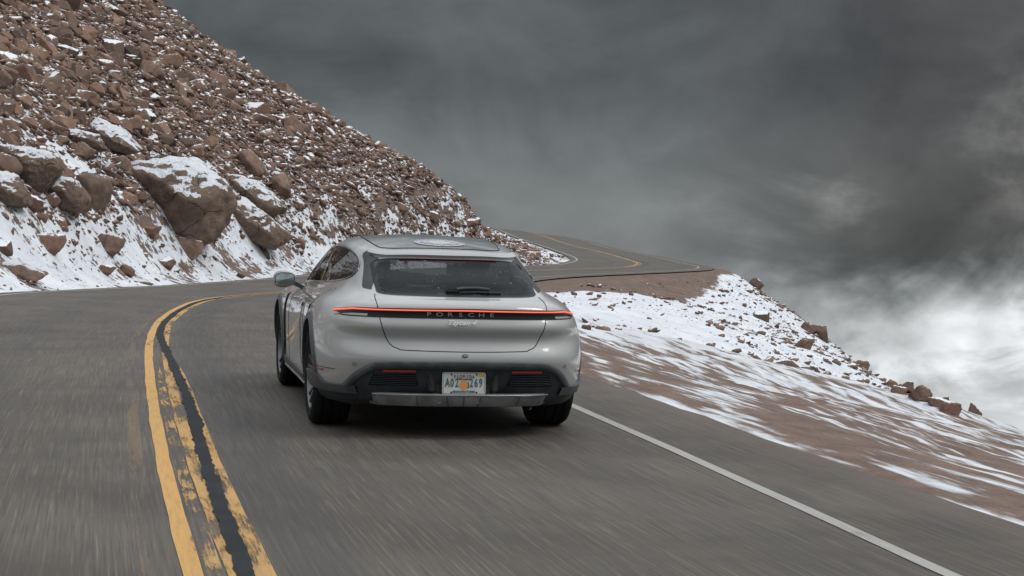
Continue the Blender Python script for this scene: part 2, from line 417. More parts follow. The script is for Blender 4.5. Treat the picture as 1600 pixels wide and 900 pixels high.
ribbon('centre_line', .128, .222, .004, m_yel2, 2, i1=near_i, wav=taper)
ribbon('centre_line', -.062, .008, .004, m_yel3, 2, i1=near_i, wav=taper)
ribbon('centre_line', -.33, -.24, .004, m_ghost, 2, i1=far_i)
def ew(i, a, b_):
    y_ = RC[i, 1]; q = float(np.interp(y_, [5, 7, 8.5, 11, 16], [-.17, -.15, -.09, -.03, 0])); return (a+q, b_+q)
ribbon('edge_line', 3.28, 3.365, .004, m_wht, 2, wav=ew)
ribbon('edge_line', -3.62, -3.52, .004, m_wht, 2)
# crack sealing: a ragged band that wanders across the second line
bv, bfc = [], []; m0 = int(np.argmin(abs(RC[:, 1]-2))); m1 = int(np.argmin(abs(RC[:, 1]-46)))
fi = np.arange(m0, m1, .12); buv = []
for k, f_ in enumerate(fi):
    i = int(f_); q = f_-i; P = RC[i]*(1-q)+RC[i+1]*q; s = f_*.5
    c = float(np.interp(P[1], [6, 9, 14, 17.5, 22, 60], [.085, .115, .168, .11, -.03, -.03]))+.018*noise.noise((s*.7, 0, 5))+.012*noise.noise((s*3.1, 3, 5))
    wd = .042+.018*noise.noise((s*.9, 8, 1))+.013*noise.noise((s*4.7, 2, 1))
    for o in (c-wd-.012*noise.noise((s*9, 4, 0))-.008*noise.noise((s*21, 4, 0)), c+wd+.012*noise.noise((s*9, 14, 0))+.008*noise.noise((s*21, 9, 0))):
        bv.append((P[0]+RN[i, 0]*o, P[1]+RN[i, 1]*o, P[2]+.008))
    if k: n_ = 2*k; bfc.append((n_-2, n_-1, n_+1, n_))
tag(put_mesh('tar_seam', bv, bfc, m_tar), kind='structure')
# ------------------------------------------------------------------ rocks
rng = random.Random(7); nrg = np.random.default_rng(11)
def rock_material(name, kind):
    m, t, b = material(name)
    geo = t.new('ShaderNodeNewGeometry'); pos = geo.outputs['Position']
    if kind == 'attr': tn = t.new('ShaderNodeAttribute', attribute_name='tint').outputs['Fac']
    else: tn = t.sep(t.new('ShaderNodeObjectInfo').outputs['Color'])[0]
    big = kind == 'big'
    n1 = t.noise(pos, 2.6 if not big else 1.7, 6, .68, .4); n2 = t.noise(pos, 14 if not big else 9, 6, .72); n3 = t.noise(pos, 60, 3, .7)
    c1 = t.mix(tn, (.060, .040, .031), (.285, .188, .142)) if not big else (.225, .160, .122)
    c2 = t.mix(t.m('FRACT', t.m('MULTIPLY', tn, 7.31)), (.095, .077, .059), (.215, .130, .096)) if not big else (.150, .108, .082)
    c = t.mix(t.sm(n1, .35, .65), c1, c2)
    c = t.mix(t.sm(n2, .55, .75, 0, .55), c, (.062, .050, .042))
    c = t.mix(t.sm(n2, .42, .30, 0, .5), c, (.25, .17, .125))
    c = t.mix(t.sm(n3, .58, .72, 0, .4), c, (.060, .048, .042))
    if big:
        ck = t.vor(t.vm('ADD', pos, t.vm('SCALE', t.noise(pos, 1.2, 3, col=True))), .85, 'DISTANCE_TO_EDGE')
        crack = t.sm(ck, .022, .002); crack = t.m('MULTIPLY', crack, t.sm(t.noise(pos, .9, 4), .46, .62))
        c = t.mix(t.m('MULTIPLY', crack, .55), c, (.03, .024, .02))
        lich = t.sm(t.noise(pos, 5.5, 5, .75), .56, .66, 0, .5); c = t.mix(lich, c, (.095, .078, .060))
    nz = t.sep(geo.outputs['Normal'])[2]
    sn_n = t.noise(pos, 3.2 if not big else 2.2, 5, .62, .5); sn_f = t.noise(pos, 17, 4, .7, .3)
    pk = t.m('FRACT', t.m('MULTIPLY', tn, 13.7))
    lvl = t.m('ADD', nz, t.m('ADD', t.m('MULTIPLY', t.m('SUBTRACT', sn_n, .5), 1.5), t.m('MULTIPLY', t.m('SUBTRACT', sn_f, .5), .35)))
    if big: th = 0.66
    else: th = t.m('ADD', .72, t.m('MULTIPLY', pk, .42))
    mask = t.sm(lvl, t.m('SUBTRACT', th, .03), t.m('ADD', th, .03))
    t.put(b.inputs['Base Color'], t.mix(mask, c, (.66, .69, .73)))
    b.inputs['Roughness'].default_value = .9; b.inputs['Specular IOR Level'].default_value = .22
    t.put(b.inputs['Normal'], t.bump(t.m('SUBTRACT', t.m('ADD', t.m('MULTIPLY', mask, 1.0), t.m('ADD', n2, t.m('MULTIPLY', n1, 2.0))), t.m('MULTIPLY', crack, 1.2) if big else 0.0), .9 if big else .6, .10 if big else .03))
    return m
m_rock = rock_material('weathered_granite', 'attr')
m_rocki = rock_material('pink_granite', 'obj')
m_big = rock_material('brown_granite_boulder', 'big')

def hull_rock(seed, n=18, flat=.62, detail=0, rough=.05, cuts=1.0):
    r = random.Random(seed); bm = bmesh.new()
    for k in range(n):
        while True:
            p = Vector([r.uniform(-1, 1) for _ in range(3)])
            if .55 < p.length < 1: break
        p = p.normalized()*r.uniform(.78, 1.0)
        bm.verts.new((p.x*r.uniform(.92, 1.05), p.y*.78, p.z*flat))
    res = bmesh.ops.convex_hull(bm, input=bm.verts[:])
    bmesh.ops.delete(bm, geom=list({g for g in res['geom_interior']+res['geom_unused'] if isinstance(g, bmesh.types.BMVert) and g.is_valid}), context='VERTS')
    bmesh.ops.dissolve_limit(bm, angle_limit=.30, verts=bm.verts[:], edges=bm.edges[:])
    if detail:
        bmesh.ops.bevel(bm, geom=bm.edges[:]+bm.verts[:], offset=.09*cuts, segments=2, affect='EDGES', profile=.6, clamp_overlap=True)
        bmesh.ops.triangulate(bm, faces=bm.faces[:])
        bmesh.ops.remove_doubles(bm, verts=bm.verts[:], dist=.004)
        for q in range(detail):
            long_ = [e for e in bm.edges if e.calc_length() > .16/(1.5**q)]
            bmesh.ops.subdivide_edges(bm, edges=long_, cuts=1, use_grid_fill=False)
            bmesh.ops.triangulate(bm, faces=bm.faces[:])
        bm.normal_update()
        off = {}
        for v in bm.verts:
            s = Vector(v.co)+Vector((seed*1.7, 0, 0))
            off[v] = v.normal*(rough*1.3*noise.noise(s*1.7)+rough*noise.noise(s*4.3)+rough*.45*noise.noise(s*10))
        for v, o in off.items(): v.co += o
    return bm
def poly_rock(planes, p=9.0, sub=4, rough=.05, seed=0, fine=.5):
    """planes: (normal, distance). A rounded convex block that the planes cut, roughened by noise"""
    bm = bmesh.new(); bmesh.ops.create_icosphere(bm, subdivisions=sub, radius=1)
    N_ = np.array([Vector(n).normalized() for n, h in planes]); H_ = np.array([h for n, h in planes])
    D_ = np.array([v.co for v in bm.verts]); q = np.maximum(D_@N_.T, 0)/H_
    r_ = (q**p).sum(1)**(-1/p)
    for v, d_, k in zip(bm.verts, D_, r_):
        c = d_*k; s_ = Vector(c)/max(H_.mean(), .01)+Vector((seed*3.1, 0, 0))
        n = 1.5*noise.noise(s_*1.1)+.8*abs(noise.noise(s_*2.3))-.3+fine*noise.noise(s_*5)+fine*.5*noise.noise(s_*11)
        v.co = Vector(c)*(1+rough*n)
    return bm
def rand_planes(seed, n=12, ax=(1, .78, .62)):
    r = random.Random(seed); out = []
    for k in range(n):
        z_ = 1-2*(k+.5)/n; a = k*2.39996+r.uniform(-.5, .5)
        v = Vector((math.cos(a)*math.sqrt(1-z_*z_), math.sin(a)*math.sqrt(1-z_*z_), z_+r.uniform(-.25, .25))).normalized()
        out.append((v, r.uniform(.72, 1.0)*math.sqrt((v.x*ax[0])**2+(v.y*ax[1])**2+(v.z*ax[2])**2)))
    return out
def np_of(bm):
    bmesh.ops.triangulate(bm, faces=bm.faces[:]); bm.verts.index_update()
    v = np.array([v.co for v in bm.verts]); f = np.array([[x.index for x in f_.verts] for f_ in bm.faces]); bm.free()
    return v, f
protos = [np_of(hull_rock(100+k, rng.choice((12, 15, 20)), rng.uniform(.36, .72))) for k in range(16)]

def proj_uv(P):
    P = np.atleast_2d(P); Zr = P[:, 2]-CAM_H
    dd = P[:, 1]*math.cos(PITCH)-Zr*math.sin(PITCH); up = P[:, 1]*math.sin(PITCH)+Zr*math.cos(PITCH)
    u = FPX*P[:, 0]/dd; v = -FPX*up/dd; cr, sr = math.cos(ROLL), math.sin(ROLL)
    return 800+u*cr-v*sr, 450+u*sr+v*cr, dd
GV = V[:-1].reshape(nr, na, 3)
gt_bvh = BVHTree.FromPolygons([Vector(v) for v in V], fl)
def hit(u, v):
    """where the sight line through photo pixel (u, v) meets the ground"""
    p = Vector(ray(u, v, 1.0)); o = Vector((0, 0, CAM_H)); dr_ = (p-o).normalized()
    q = gt_bvh.ray_cast(o, dr_, 400)
    return (q[0], q[1]) if q[0] is not None else (None, None)
def ground_z(x, y):
    q = gt_bvh.ray_cast(Vector((x, y, 60)), Vector((0, 0, -1)))
    return q[0].z if q[0] is not None else None

cand = []          # (x, y, size, region)
def scatter(n, xr, yr, fn):
    P = np.stack([nrg.uniform(*xr, n), nrg.uniform(*yr, n)], 1)
    D, I = road_dist(P)
    ov = np.where(D > 0, D-HW_R, -D-HW_L)
    keep = fn(P, D, ov)
    return P[keep], D[keep], ov[keep]
def clump(P, s, o=0): return np.array([noise.noise((p[0]*s, p[1]*s, o)) for p in P])
# upper and lower talus on the left
def f_talus(P, D, ov):
    c = clump(P, .16, 4); c2 = clump(P, .6, 9)
    hz = ground(P, rough=False)-np.interp(P[:, 1], [28, 50, 60, 85], [0, -.46, -.5, -.5])
    h0 = np.interp(P[:, 1], [30, 42, 55, 66, 76, 86], [2.7, 2.3, 1.6, .95, .35, .10])
    c3 = clump(P, .38, 21)
    dens = (.04+.96*sstep(hz/h0+c*.9+c2*.45, .62, 1.15))*(1-.82*sstep(c3, .10, .26)*sstep(hz/h0, 4.5, 1.2))*.74
    vis = (P[:, 0]/P[:, 1] > -.50) & (P[:, 0]/P[:, 1] < .02)
    return (D < 0) & (ov > .5) & (ov < 40) & (nrg.random(len(P)) < dens) & vis
P, D, ov = scatter(215000, (-40, 1.5), (28, 104), f_talus)
for p, o_ in zip(P, ov):
    u_ = rng.random(); s = .07+.105*u_**1.7+.20*u_**12
    if rng.random() < .02: s *= 1.5
    s *= .62+.38*min(1, o_/6)
    s *= 1.0+.22*min(1, max(0, (p[1]-45)/30))
    cand.append((p[0], p[1], s, 'talus'))
# apron pebbles
P, D, ov = scatter(5200, (-14, 4), (28, 100), lambda P, D, ov: (D < 0) & (ov > .35) & (ov < 9) & (nrg.random(len(P)) < .25+.75*(clump(P, .5, 2) > .05)))
for p in P: cand.append((p[0], p[1], .03+.09*rng.random()**3, 'apron'))
# bank under the far road
def f_emb(P, D, ov):
    c = clump(P, .22, 14)
    return (D > 0) & (ov > 1.5) & (P[:, 1] > 30) & (nrg.random(len(P)) < .10+.45*sstep(c+.05*(P[:, 0]-7), -.1, .5)+.35*sstep(ov, 5, 11))
P, D, ov = scatter(34000, (1, 22), (31, 112), f_emb)
for p in P: cand.append((p[0], p[1], (.028+.20*rng.random()**7)*(.8+.02*max(0, p[0])), 'bank'))
# nose of the hill and the inner verge of the bend
P, D, ov = scatter(1500, (-3, 6), (76, 145), lambda P, D, ov: (D < 0) & (ov > .4) & (nrg.random(len(P)) < .6))
for p in P: cand.append((p[0], p[1], .06+.22*rng.random()**2, 'nose'))

recs = []
for x_, y_, s, reg in cand:
    z_ = ground_z(x_, y_)
    if z_ is None: continue
    recs.append((x_, y_, z_, s, reg))
Q = np.array([r_[:3] for r_ in recs]); uu, vv, dd = proj_uv(Q)
S_ = np.array([r_[3] for r_ in recs])
inview = (uu > -30) & (uu < 1630) & (vv > -30) & (vv < 930)
# hidden behind the brow or behind the car's outline?
hid = np.zeros(len(recs), bool)
for k in range(len(recs)):
    if not inview[k]: continue
    o = Vector((0, 0, CAM_H)); dv = Vector(Q[k])+Vector((0, 0, S_[k]*.9))-o; L_ = dv.length
    q = gt_bvh.ray_cast(o, dv.normalized(), L_-.6)
    if q[0] is not None: hid[k] = True
hid |= (uu > 530) & (uu < 800) & (vv > 400)
px = np.where(inview & ~hid, S_/dd, 0)
order = np.argsort(-px)
IND = 262
ind = set(order[:IND].tolist())

VV, FF, TT = [], [], []; base_i = 0
keepers = []
for k, (x_, y_, z_, s, reg) in enumerate(recs):
    if hid[k] and not (530 < uu[k] < 800 and vv[k] > 400):
        o_c = Vector((0, 0, CAM_H)); dv_ = Vector(Q[k])+Vector((0, 0, 1.2))-o_c
        if gt_bvh.ray_cast(o_c, dv_.normalized(), dv_.length-.8)[0] is not None: continue
    ax = Vector((nrg.normal(0, .35), nrg.normal(0, .35), 0))
    rot = (Matrix.Rotation(ax.x, 3, 'X') @ Matrix.Rotation(ax.y, 3, 'Y') @ Matrix.Rotation(rng.uniform(0, 6.28), 3, 'Z'))
    if reg in ('talus', 'nose', 'apron'): rot = Matrix.Rotation(rng.uniform(.1, .65), 3, Vector((.35, .93, 0))) @ rot
    sc = (rng.uniform(.8, 1.35), rng.uniform(.7, 1.1), rng.uniform(.65, 1.1))
    M = rot @ Matrix.Diagonal(sc)
    if k in ind:
        keepers.append((k, rot, sc)); continue
    pv, pf = protos[rng.randrange(16)]
    vv_ = (pv*s)@np.array(M).T+np.array((x_, y_, z_+s*rng.uniform(-.05, .30)))
    VV.append(vv_); FF.append(pf+base_i); base_i += len(pv); TT.append(np.full(len(pv), rng.random()))
VV = np.concatenate(VV); FF = np.concatenate(FF)
me = bpy.data.meshes.new('talus_rocks'); me.vertices.add(len(VV)); me.vertices.foreach_set('co', VV.ravel())
me.loops.add(len(FF)*3); me.loops.foreach_set('vertex_index', FF.ravel().astype(np.int32))
me.polygons.add(len(FF)); me.polygons.foreach_set('loop_start', np.arange(0, len(FF)*3, 3, dtype=np.int32))
me.update(calc_edges=True); me.materials.append(m_rock)
a_ = me.attributes.new('tint', 'FLOAT', 'POINT'); a_.data.foreach_set('value', np.concatenate(TT).astype(np.float32))
talus_o = bpy.data.objects.new('talus_rocks', me); COL.objects.link(talus_o)
tag(talus_o, 'countless small reddish brown rocks with snow between them covering the slopes', 'rocks', kind='stuff')

# individual rocks: copies of a few finer prototypes
fine_me = []
for k in range(12):
    bm = poly_rock(rand_planes(300+k, rng.choice((8, 9, 11)), (1, .75, rng.uniform(.42, .75))), p=rng.choice((26, 40, 60)), sub=4, rough=.035, seed=k)
    m_ = bpy.data.meshes.new('rock'); bm.to_mesh(m_); bm.free(); m_.materials.append(m_rocki)
    m_.polygons.foreach_set('use_smooth', [True]*len(m_.polygons)); m_.set_sharp_from_angle(angle=R(32))
    fine_me.append(m_)
proto_o = None
MARKS = [(45,262,'the snow-patched pink boulder'),(94,304,'the oval snow-capped boulder'),(172,208,'the wedge-shaped boulder'),(280,316,'the huge boulder'),
 (398,303,'the tilted slab boulder'),(398,352,'the tan squarish boulder'),(390,255,'the pale pink upright block'),(268,97,'the high dark red block'),(40,428,'the flat outcrop by the road'),
 (170,385,'the dark brown outcrop'),(540,370,'the left end of the car roof'),(690,360,'the car roof'),(800,385,'the right end of the car roof'),(30,20,'the upper left frame corner'),
 (225,0,'the top of the skyline'),(350,80,'the upper skyline'),(500,170,'the middle of the skyline'),(640,250,'the lower skyline'),(770,335,'the foot of the skyline'),(120,100,'the upper left slope middle'),
 (400,170,'the bare upper slope'),(560,280,'the streaky snow patch behind the car'),(900,408,'the inner line of the far bend'),(1278,517,'the square skyline block'),(1181,443,'the jutting slab'),(1438,616,'the right-end rock cluster'),(1100,480,'the middle of the snowy bank')]
def rock_words(k, tone, u, v):
    rank = px[k]
    size = 'big' if rank > px[order[70]] else 'medium' if rank > px[order[170]] else 'small'
    tw = 'dark brown' if tone < .33 else 'reddish brown' if tone < .66 else 'pale pink'
    m_ = min(MARKS, key=lambda q: (q[0]-u)**2+(q[1]-v)**2); du, dv = u-m_[0], v-m_[1]
    if abs(du) < 14 and abs(dv) < 14: w_ = 'right next to'
    else:
        a = math.degrees(math.atan2(-dv, du)) % 360
        w_ = ['right of', 'above and right of', 'above', 'above and left of', 'left of', 'below and left of', 'below', 'below and right of'][int((a+22.5)//45) % 8]
    if 'middle' in m_[2] or 'slope' in m_[2] or 'patch' in m_[2]: w_ = 'in' if w_ == 'right next to' else w_
    return f'{size} {tw} rock {w_} {m_[2]}', f'{size} {tw} rocks {w_} {m_[2]}'
for k, rot, sc in keepers:
    x_, y_, z_, s, reg = recs[k]
    if proto_o is None:
        o = bpy.data.objects.new('rock', fine_me[0]); proto_o = o
    else:
        o = proto_o.copy(); o.data = fine_me[rng.randrange(12)]
    COL.objects.link(o)
    tone = rng.random(); o.color = (tone, tone, tone, 1)
    o.matrix_world = Matrix.Translation((x_, y_, z_+s*.12)) @ rot.to_4x4() @ Matrix.Diagonal((sc[0]*s, sc[1]*s, sc[2]*s, 1))
    lb, g = rock_words(k, tone, uu[k], vv[k])
    tag(o, lb, 'rock', g)

# ------------------------------------------------------------------ the named boulders
# (u, v of centre, width px, height px, roll in the picture, seed, n, flatness, label, name)
BIG = [
 (280,316,205,118,-.28,41,34,.72,'huge rounded boulder with snow over its top and dark overhang, beside the road','boulder',1.0),
 (398,303,92,44,-.50,42,16,.60,'long tilted slab boulder with snow on its back, right of the huge boulder','boulder',.8),
 (398,352,100,62,-.30,43,14,.70,'tan brown squarish boulder under the tilted slab, right of the huge boulder','boulder',.55),
 (94,304,84,52,.05,44,34,.68,'oval boulder with a smooth white snow cap, beside an upright brown rock','boulder',1.0),
 (140,303,54,64,.25,45,16,.85,'upright brown rock right of the oval snow-capped boulder','boulder',.6),
 (52,265,108,74,.45,46,16,.75,'big pink boulder with a snow patch on top at the left frame edge','boulder',.8),
 (14,300,70,62,-.45,47,14,.8,'pink boulder cut by the left frame edge below the snow-patched one','boulder',.4),
 (4,256,50,54,-.3,48,14,.8,'reddish boulder cut by the left frame edge beside the snow patch','boulder',.4),
 (172,208,84,50,-.55,49,12,.7,'wedge-shaped grey brown boulder with a bright snow strip down its right side','boulder',.8),
 (125,218,72,28,-.25,50,18,.6,'flat boulder under a long snow cap left of the wedge-shaped boulder','boulder',1.0),
 (390,255,44,44,-.6,51,12,.8,'pale pink upright block high on the slope above the tilted slab','boulder',.3),
 (437,288,40,42,-.3,52,14,.85,'rounded tan block right of the pale pink upright block','boulder',.3),
 (268,97,34,28,-.5,53,12,.8,'dark red block standing out near the top of the talus slope','boulder',.3),
 (128,237,34,30,.1,54,12,.8,'brown block just above the oval snow-capped boulder','boulder',.5),
 (235,362,28,20,-.4,55,12,.7,'small tan block on the snow below the huge boulder','boulder',.2),
 (296,388,54,30,-.3,56,16,.6,'low brown rock in the snow directly below the huge boulder','boulder',.7),
 (262,412,26,22,-.4,57,12,.8,'pinkish rock on the snow nearest the road edge','boulder',.2),
 (165,423,24,18,-.3,58,12,.7,'triangular reddish rock on the snow near the road edge','boulder',.2),
 (198,424,26,16,.2,59,14,.6,'brown rock beside the triangular reddish rock near the road edge','boulder',.2),
 (40,428,88,24,.0,60,18,.45,'broad flat brown outcrop in the snow at the left road edge','outcrop',.35),
 (78,382,60,26,-.4,61,18,.45,'brown bare outcrop in the snow below the oval boulder','outcrop',.35),
 (170,385,52,28,-.35,62,18,.45,'dark brown outcrop in the snow left of the huge boulder','outcrop',.35),
 (1278,517,26,34,-.2,63,12,.9,'upright dark square block standing on the skyline of the snowy bank','boulder',.3),
 (1262,513,24,14,.2,64,12,.6,'low dark rock beside the square skyline block','boulder',.4),
 (1181,443,26,8,.1,65,10,.6,'flat dark slab jutting over the skyline below the far bend','boulder',.3),
 (1346,570,20,16,-.5,66,10,.8,'pointed dark rock on the skyline of the snowy bank','boulder',.3),
 (1438,616,34,26,-.2,67,14,.9,'reddish square rock in the cluster at the right end of the bank','boulder',.3),
 (1484,638,34,22,-.3,68,16,.7,'rounded brown boulder at the far right end of the rock cluster','boulder',.3),
 (1405,610,26,16,-.4,69,12,.7,'low red rock at the left of the right-end rock cluster','boulder',.3),
 (1420,602,20,14,-.4,70,12,.7,'dark rock behind the red rocks of the right-end cluster','boulder',.3),
 (1393,600,18,14,-.4,73,12,.7,'dark knob at the upper left tip of the right-end rock cluster','boulder',.3),
 (1460,628,22,18,-.2,74,12,.8,'brown rock between the square rock and the rounded boulder','boulder',.3),
 (1190,494,28,16,-.6,71,12,.6,'brown rock half sunk in the snowy bank below the skyline','boulder',.2),
 (1255,540,30,12,-.5,72,12,.5,'long brown rock lying in the snow left of the square block','boulder',.2),
 (735,350,30,14,-.6,75,12,.6,'long tan rock lying aslant on the slope above the roof end','boulder',.2),
 (676,338,26,17,-.2,76,12,.8,'brown square rock on the slope above the roof','boulder',.2),
 (628,326,28,14,-.1,77,12,.8,'flat greyish rock on the slope above the roof','boulder',.4),
]
OUTL = {41: [(183,268),(215,252),(285,250),(350,282),(368,310),(362,335),(332,375),(305,382),(262,362),(225,325),(190,285)],
 42: [(350,272),(385,278),(418,300),(440,322),(432,335),(405,332),(370,308),(352,290)],
 43: [(365,312),(395,320),(440,355),(445,375),(430,387),(395,378),(350,350),(352,325)],
 44: [(58,290),(80,275),(110,277),(128,292),(134,310),(125,327),(90,330),(62,322),(52,305)],
 45: [(115,275),(140,270),(165,280),(168,300),(158,325),(150,333),(133,325),(125,300)],
 46: [(-10,226),(45,230),(80,240),(93,262),(75,290),(52,306),(36,290),(15,262)],
 47: [(-25,265),(20,275),(40,300),(42,318),(20,324),(-25,320)],
 48: [(-25,232),(15,243),(28,265),(20,282),(-25,280)],
 49: [(128,216),(150,186),(165,192),(220,234),(200,240),(160,232)],
 50: [(90,207),(115,202),(150,210),(164,232),(130,230),(95,220)],
 51: [(372,240),(388,232),(405,250),(413,270),(400,279),(378,262)],
 52: [(422,278),(440,269),(452,285),(456,308),(430,306),(419,290)],
 63: [(1268,503),(1290,503),(1294,528),(1286,536),(1268,524)]}
SNOWY = {41, 42, 44, 46, 49, 50}
for (u, v, wpx, hpx, rl, seed, n, fl_, lab, nm_, bury) in BIG:
    o2 = OUTL.get(seed)
    if o2: xs = [q[0] for q in o2]; ys = [q[1] for q in o2]; u, v, wpx, hpx = sum(xs)/len(xs), sum(ys)/len(ys), max(xs)-min(xs), max(ys)-min(ys)
    p, nrm = hit(u, v+hpx*.30)
    dv = 2
    while p is None and dv < 60: p, nrm = hit(u, v+dv); dv += 2
    if p is None: continue
    d_ = p.y; k_ = d_/FPX; rr_ = random.Random(seed)
    if o2:
        planes = []
        for i in range(len(o2)):
            a_, b_ = o2[i], o2[(i+1) % len(o2)]
            ex, ez = (b_[0]-a_[0])*k_, -(b_[1]-a_[1])*k_
            nx, nz = -ez, ex; L_ = math.hypot(nx, nz); nx /= L_; nz /= L_
            h_ = nx*(a_[0]-u)*k_+nz*-(a_[1]-v)*k_
            if h_ < 0: nx, nz, h_ = -nx, -nz, -h_
            h_ = max(h_, .06*wpx*k_)
            planes.append(((nx, rr_.uniform(-.15, .15), nz), h_))
            if nz > .2: planes.append(((nx*.55, -.62, nz*.75), h_*.86+.04*wpx*k_))
            if nz < -.1: planes.append(((nx*.6, -.7, nz*.35), h_*.72+.10*wpx*k_))
        dep = .30*(wpx+hpx)*k_
        planes += [((.25, -1, .1), dep*.85), ((-.3, -1, -.1), dep*.8), ((0, 1, 0), dep*1.1), ((.4, 1, .3), dep*1.1), ((-.4, 1, -.3), dep)]
        bm = poly_rock(planes, p=34 if seed not in (41, 44) else 20, sub=5 if wpx > 60 else 4, rough=.085 if wpx > 60 else .05, seed=seed, fine=.8)
        rot = (0, 0, 0)
    else:
        wm, hm = wpx/FPX*d_/2, hpx/FPX*d_/2
        if u > 1000: hm *= 1.25; wm *= 1.1
        bm = poly_rock(rand_planes(seed, 9, (wm, (wm+hm)*.45, hm)), p=45, sub=4, rough=.07, seed=seed, fine=.7)
        rot = (.2, -rl*-1, 0)
    snowy = seed in SNOWY
    o = from_bm(nm_, bm, m_big if (snowy or wpx > 60) else m_rocki, None, True, 50)
    if not (snowy or wpx > 60): o.color = (rr_.uniform(.2, .9) if u < 1000 else rr_.uniform(.05, .35),)*3+(1,)
    o.rotation_euler = rot
    cx_, cy_, cz_ = ray(u, v, d_)
    o.location = (cx_, cy_+.02*wpx*k_, cz_-(.16*hpx*k_ if u > 1000 else 0))
    tag(o, lab, 'boulder' if nm_ == 'boulder' else 'outcrop')
print('ROCKS stuff', len(VV), 'individual', len(keepers))
# ------------------------------------------------------------------ the car (local axes: x right, y forward, z up, origin under the rear axle)
CAR_P, CAR_YAW = (-.527, 12.854, 0.0), .2173
car = bpy.data.objects.new('estate_car', None); COL.objects.link(car)
car.location = CAR_P; car.rotation_euler = (0, 0, CAR_YAW)
tag(car, 'light grey estate car with a glowing red rear light bar, driving up the mountain road', 'car')

# materials
m_paint, t, b = material('chalk_grey_car_paint')
geo = t.new('ShaderNodeNewGeometry'); oc = t.new('ShaderNodeTexCoord').outputs['Object']
du = t.noise(oc, 3.5, 6, .7); fl1 = t.noise(oc, 90, 2, .7)
pc = t.mix(t.sm(du, .4, .7, 0, .25), (.305, .312, .308), (.262, .263, .254))
pc = t.mix(t.sm(t.vor(oc, 26), .035, .018, 0, .55), pc, (.10, .08, .065))
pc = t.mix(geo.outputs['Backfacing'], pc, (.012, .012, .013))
t.put(b.inputs['Base Color'], pc); b.inputs['Metallic'].default_value = .08
b.inputs['Roughness'].default_value = .45; b.inputs['Coat Weight'].default_value = 1.0
t.put(b.inputs['Coat Roughness'], t.sm(du, .35, .75, .015, .09))
m_black = plain('black_plastic_cladding', (.022, .025, .028), .55, spec=.4, var=.25, vscale=14)
m_clad = plain('dark_grey_cladding', (.045, .052, .056), .5, spec=.45, var=.3, vscale=10)
m_gloss = plain('piano_black_trim', (.012, .013, .015), .08, coat=1)
m_dark = plain('matt_black', (.008, .009, .010), .9, spec=.1)  # plain black for panel gaps, vents, wheel wells, brake discs and screws
m_roof = plain('grey_glass_roof', (.30, .32, .325), .12, coat=1, var=.06)
m_silver = plain('brushed_silver_trim', (.30, .31, .31), .38, metal=.8, var=.15)
m_skid = plain('dusty_silver_skid', (.20, .205, .205), .42, metal=.45, var=.3, vscale=6)
m_tyre = plain('tyre_rubber', (.010, .011, .012), .85, spec=.15, var=.3, vscale=20)
m_rim = plain('grey_alloy', (.13, .135, .14), .35, metal=.8, var=.1)
m_rimd = plain('dark_alloy', (.03, .032, .035), .4, metal=.6)
m_seat = plain('black_leather', (.018, .018, .019), .55)
m_letter = plain('letter_silver', (.17, .18, .185), .5)
m_script = plain('script_silver', (.80, .81, .81), .4)
m_refl = plain('red_reflector', (.30, .028, .018), .25, coat=1)
m_lensd = plain('smoked_lens', (.008, .009, .010), .15, spec=.15)
m_glow2 = plain('red_light_edge', (.4, .04, .02), .3); _b = m_glow2.node_tree.nodes['Principled BSDF']; _b.inputs['Emission Color'].default_value = (1.0, .10, .045, 1); _b.inputs['Emission Strength'].default_value = .5
m_glow, t, b = material('red_light_strip')
b.inputs['Base Color'].default_value = (.5, .05, .02, 1); b.inputs['Emission Color'].default_value = (1.0, .24, .12, 1); b.inputs['Emission Strength'].default_value = .95
def glass(name, a0):
    m, t, b = material(name)
    oc = t.new('ShaderNodeTexCoord').outputs['Object']
    sp = t.noise(oc, 70, 3, .7); sa = t.noise(oc, 6, 4, .6)
    dust = t.m('MULTIPLY', t.sm(sp, .62, .70), t.sm(sa, .48, .62))
    t.put(b.inputs['Base Color'], t.mix(dust, (.004, .007, .008), (.26, .27, .27)))
    b.inputs['Roughness'].default_value = .02; b.inputs['IOR'].default_value = 1.16
    t.put(b.inputs['Alpha'], t.m('ADD', a0, t.m('MULTIPLY', dust, 1-a0))); return m
m_glass = glass('tinted_glass', .80); m_gclear = glass('windscreen_glass', .22)
m_plate = plain('plate_white', (.48, .49, .48), .45, coat=.3)
m_green = plain('plate_green', (.015, .12, .085), .5)
m_orange = plain('plate_orange', (.62, .24, .06), .5)
m_brown = plain('plate_brown', (.22, .09, .05), .5)
m_stick = plain('plate_yellow', (.52, .33, .06), .5)

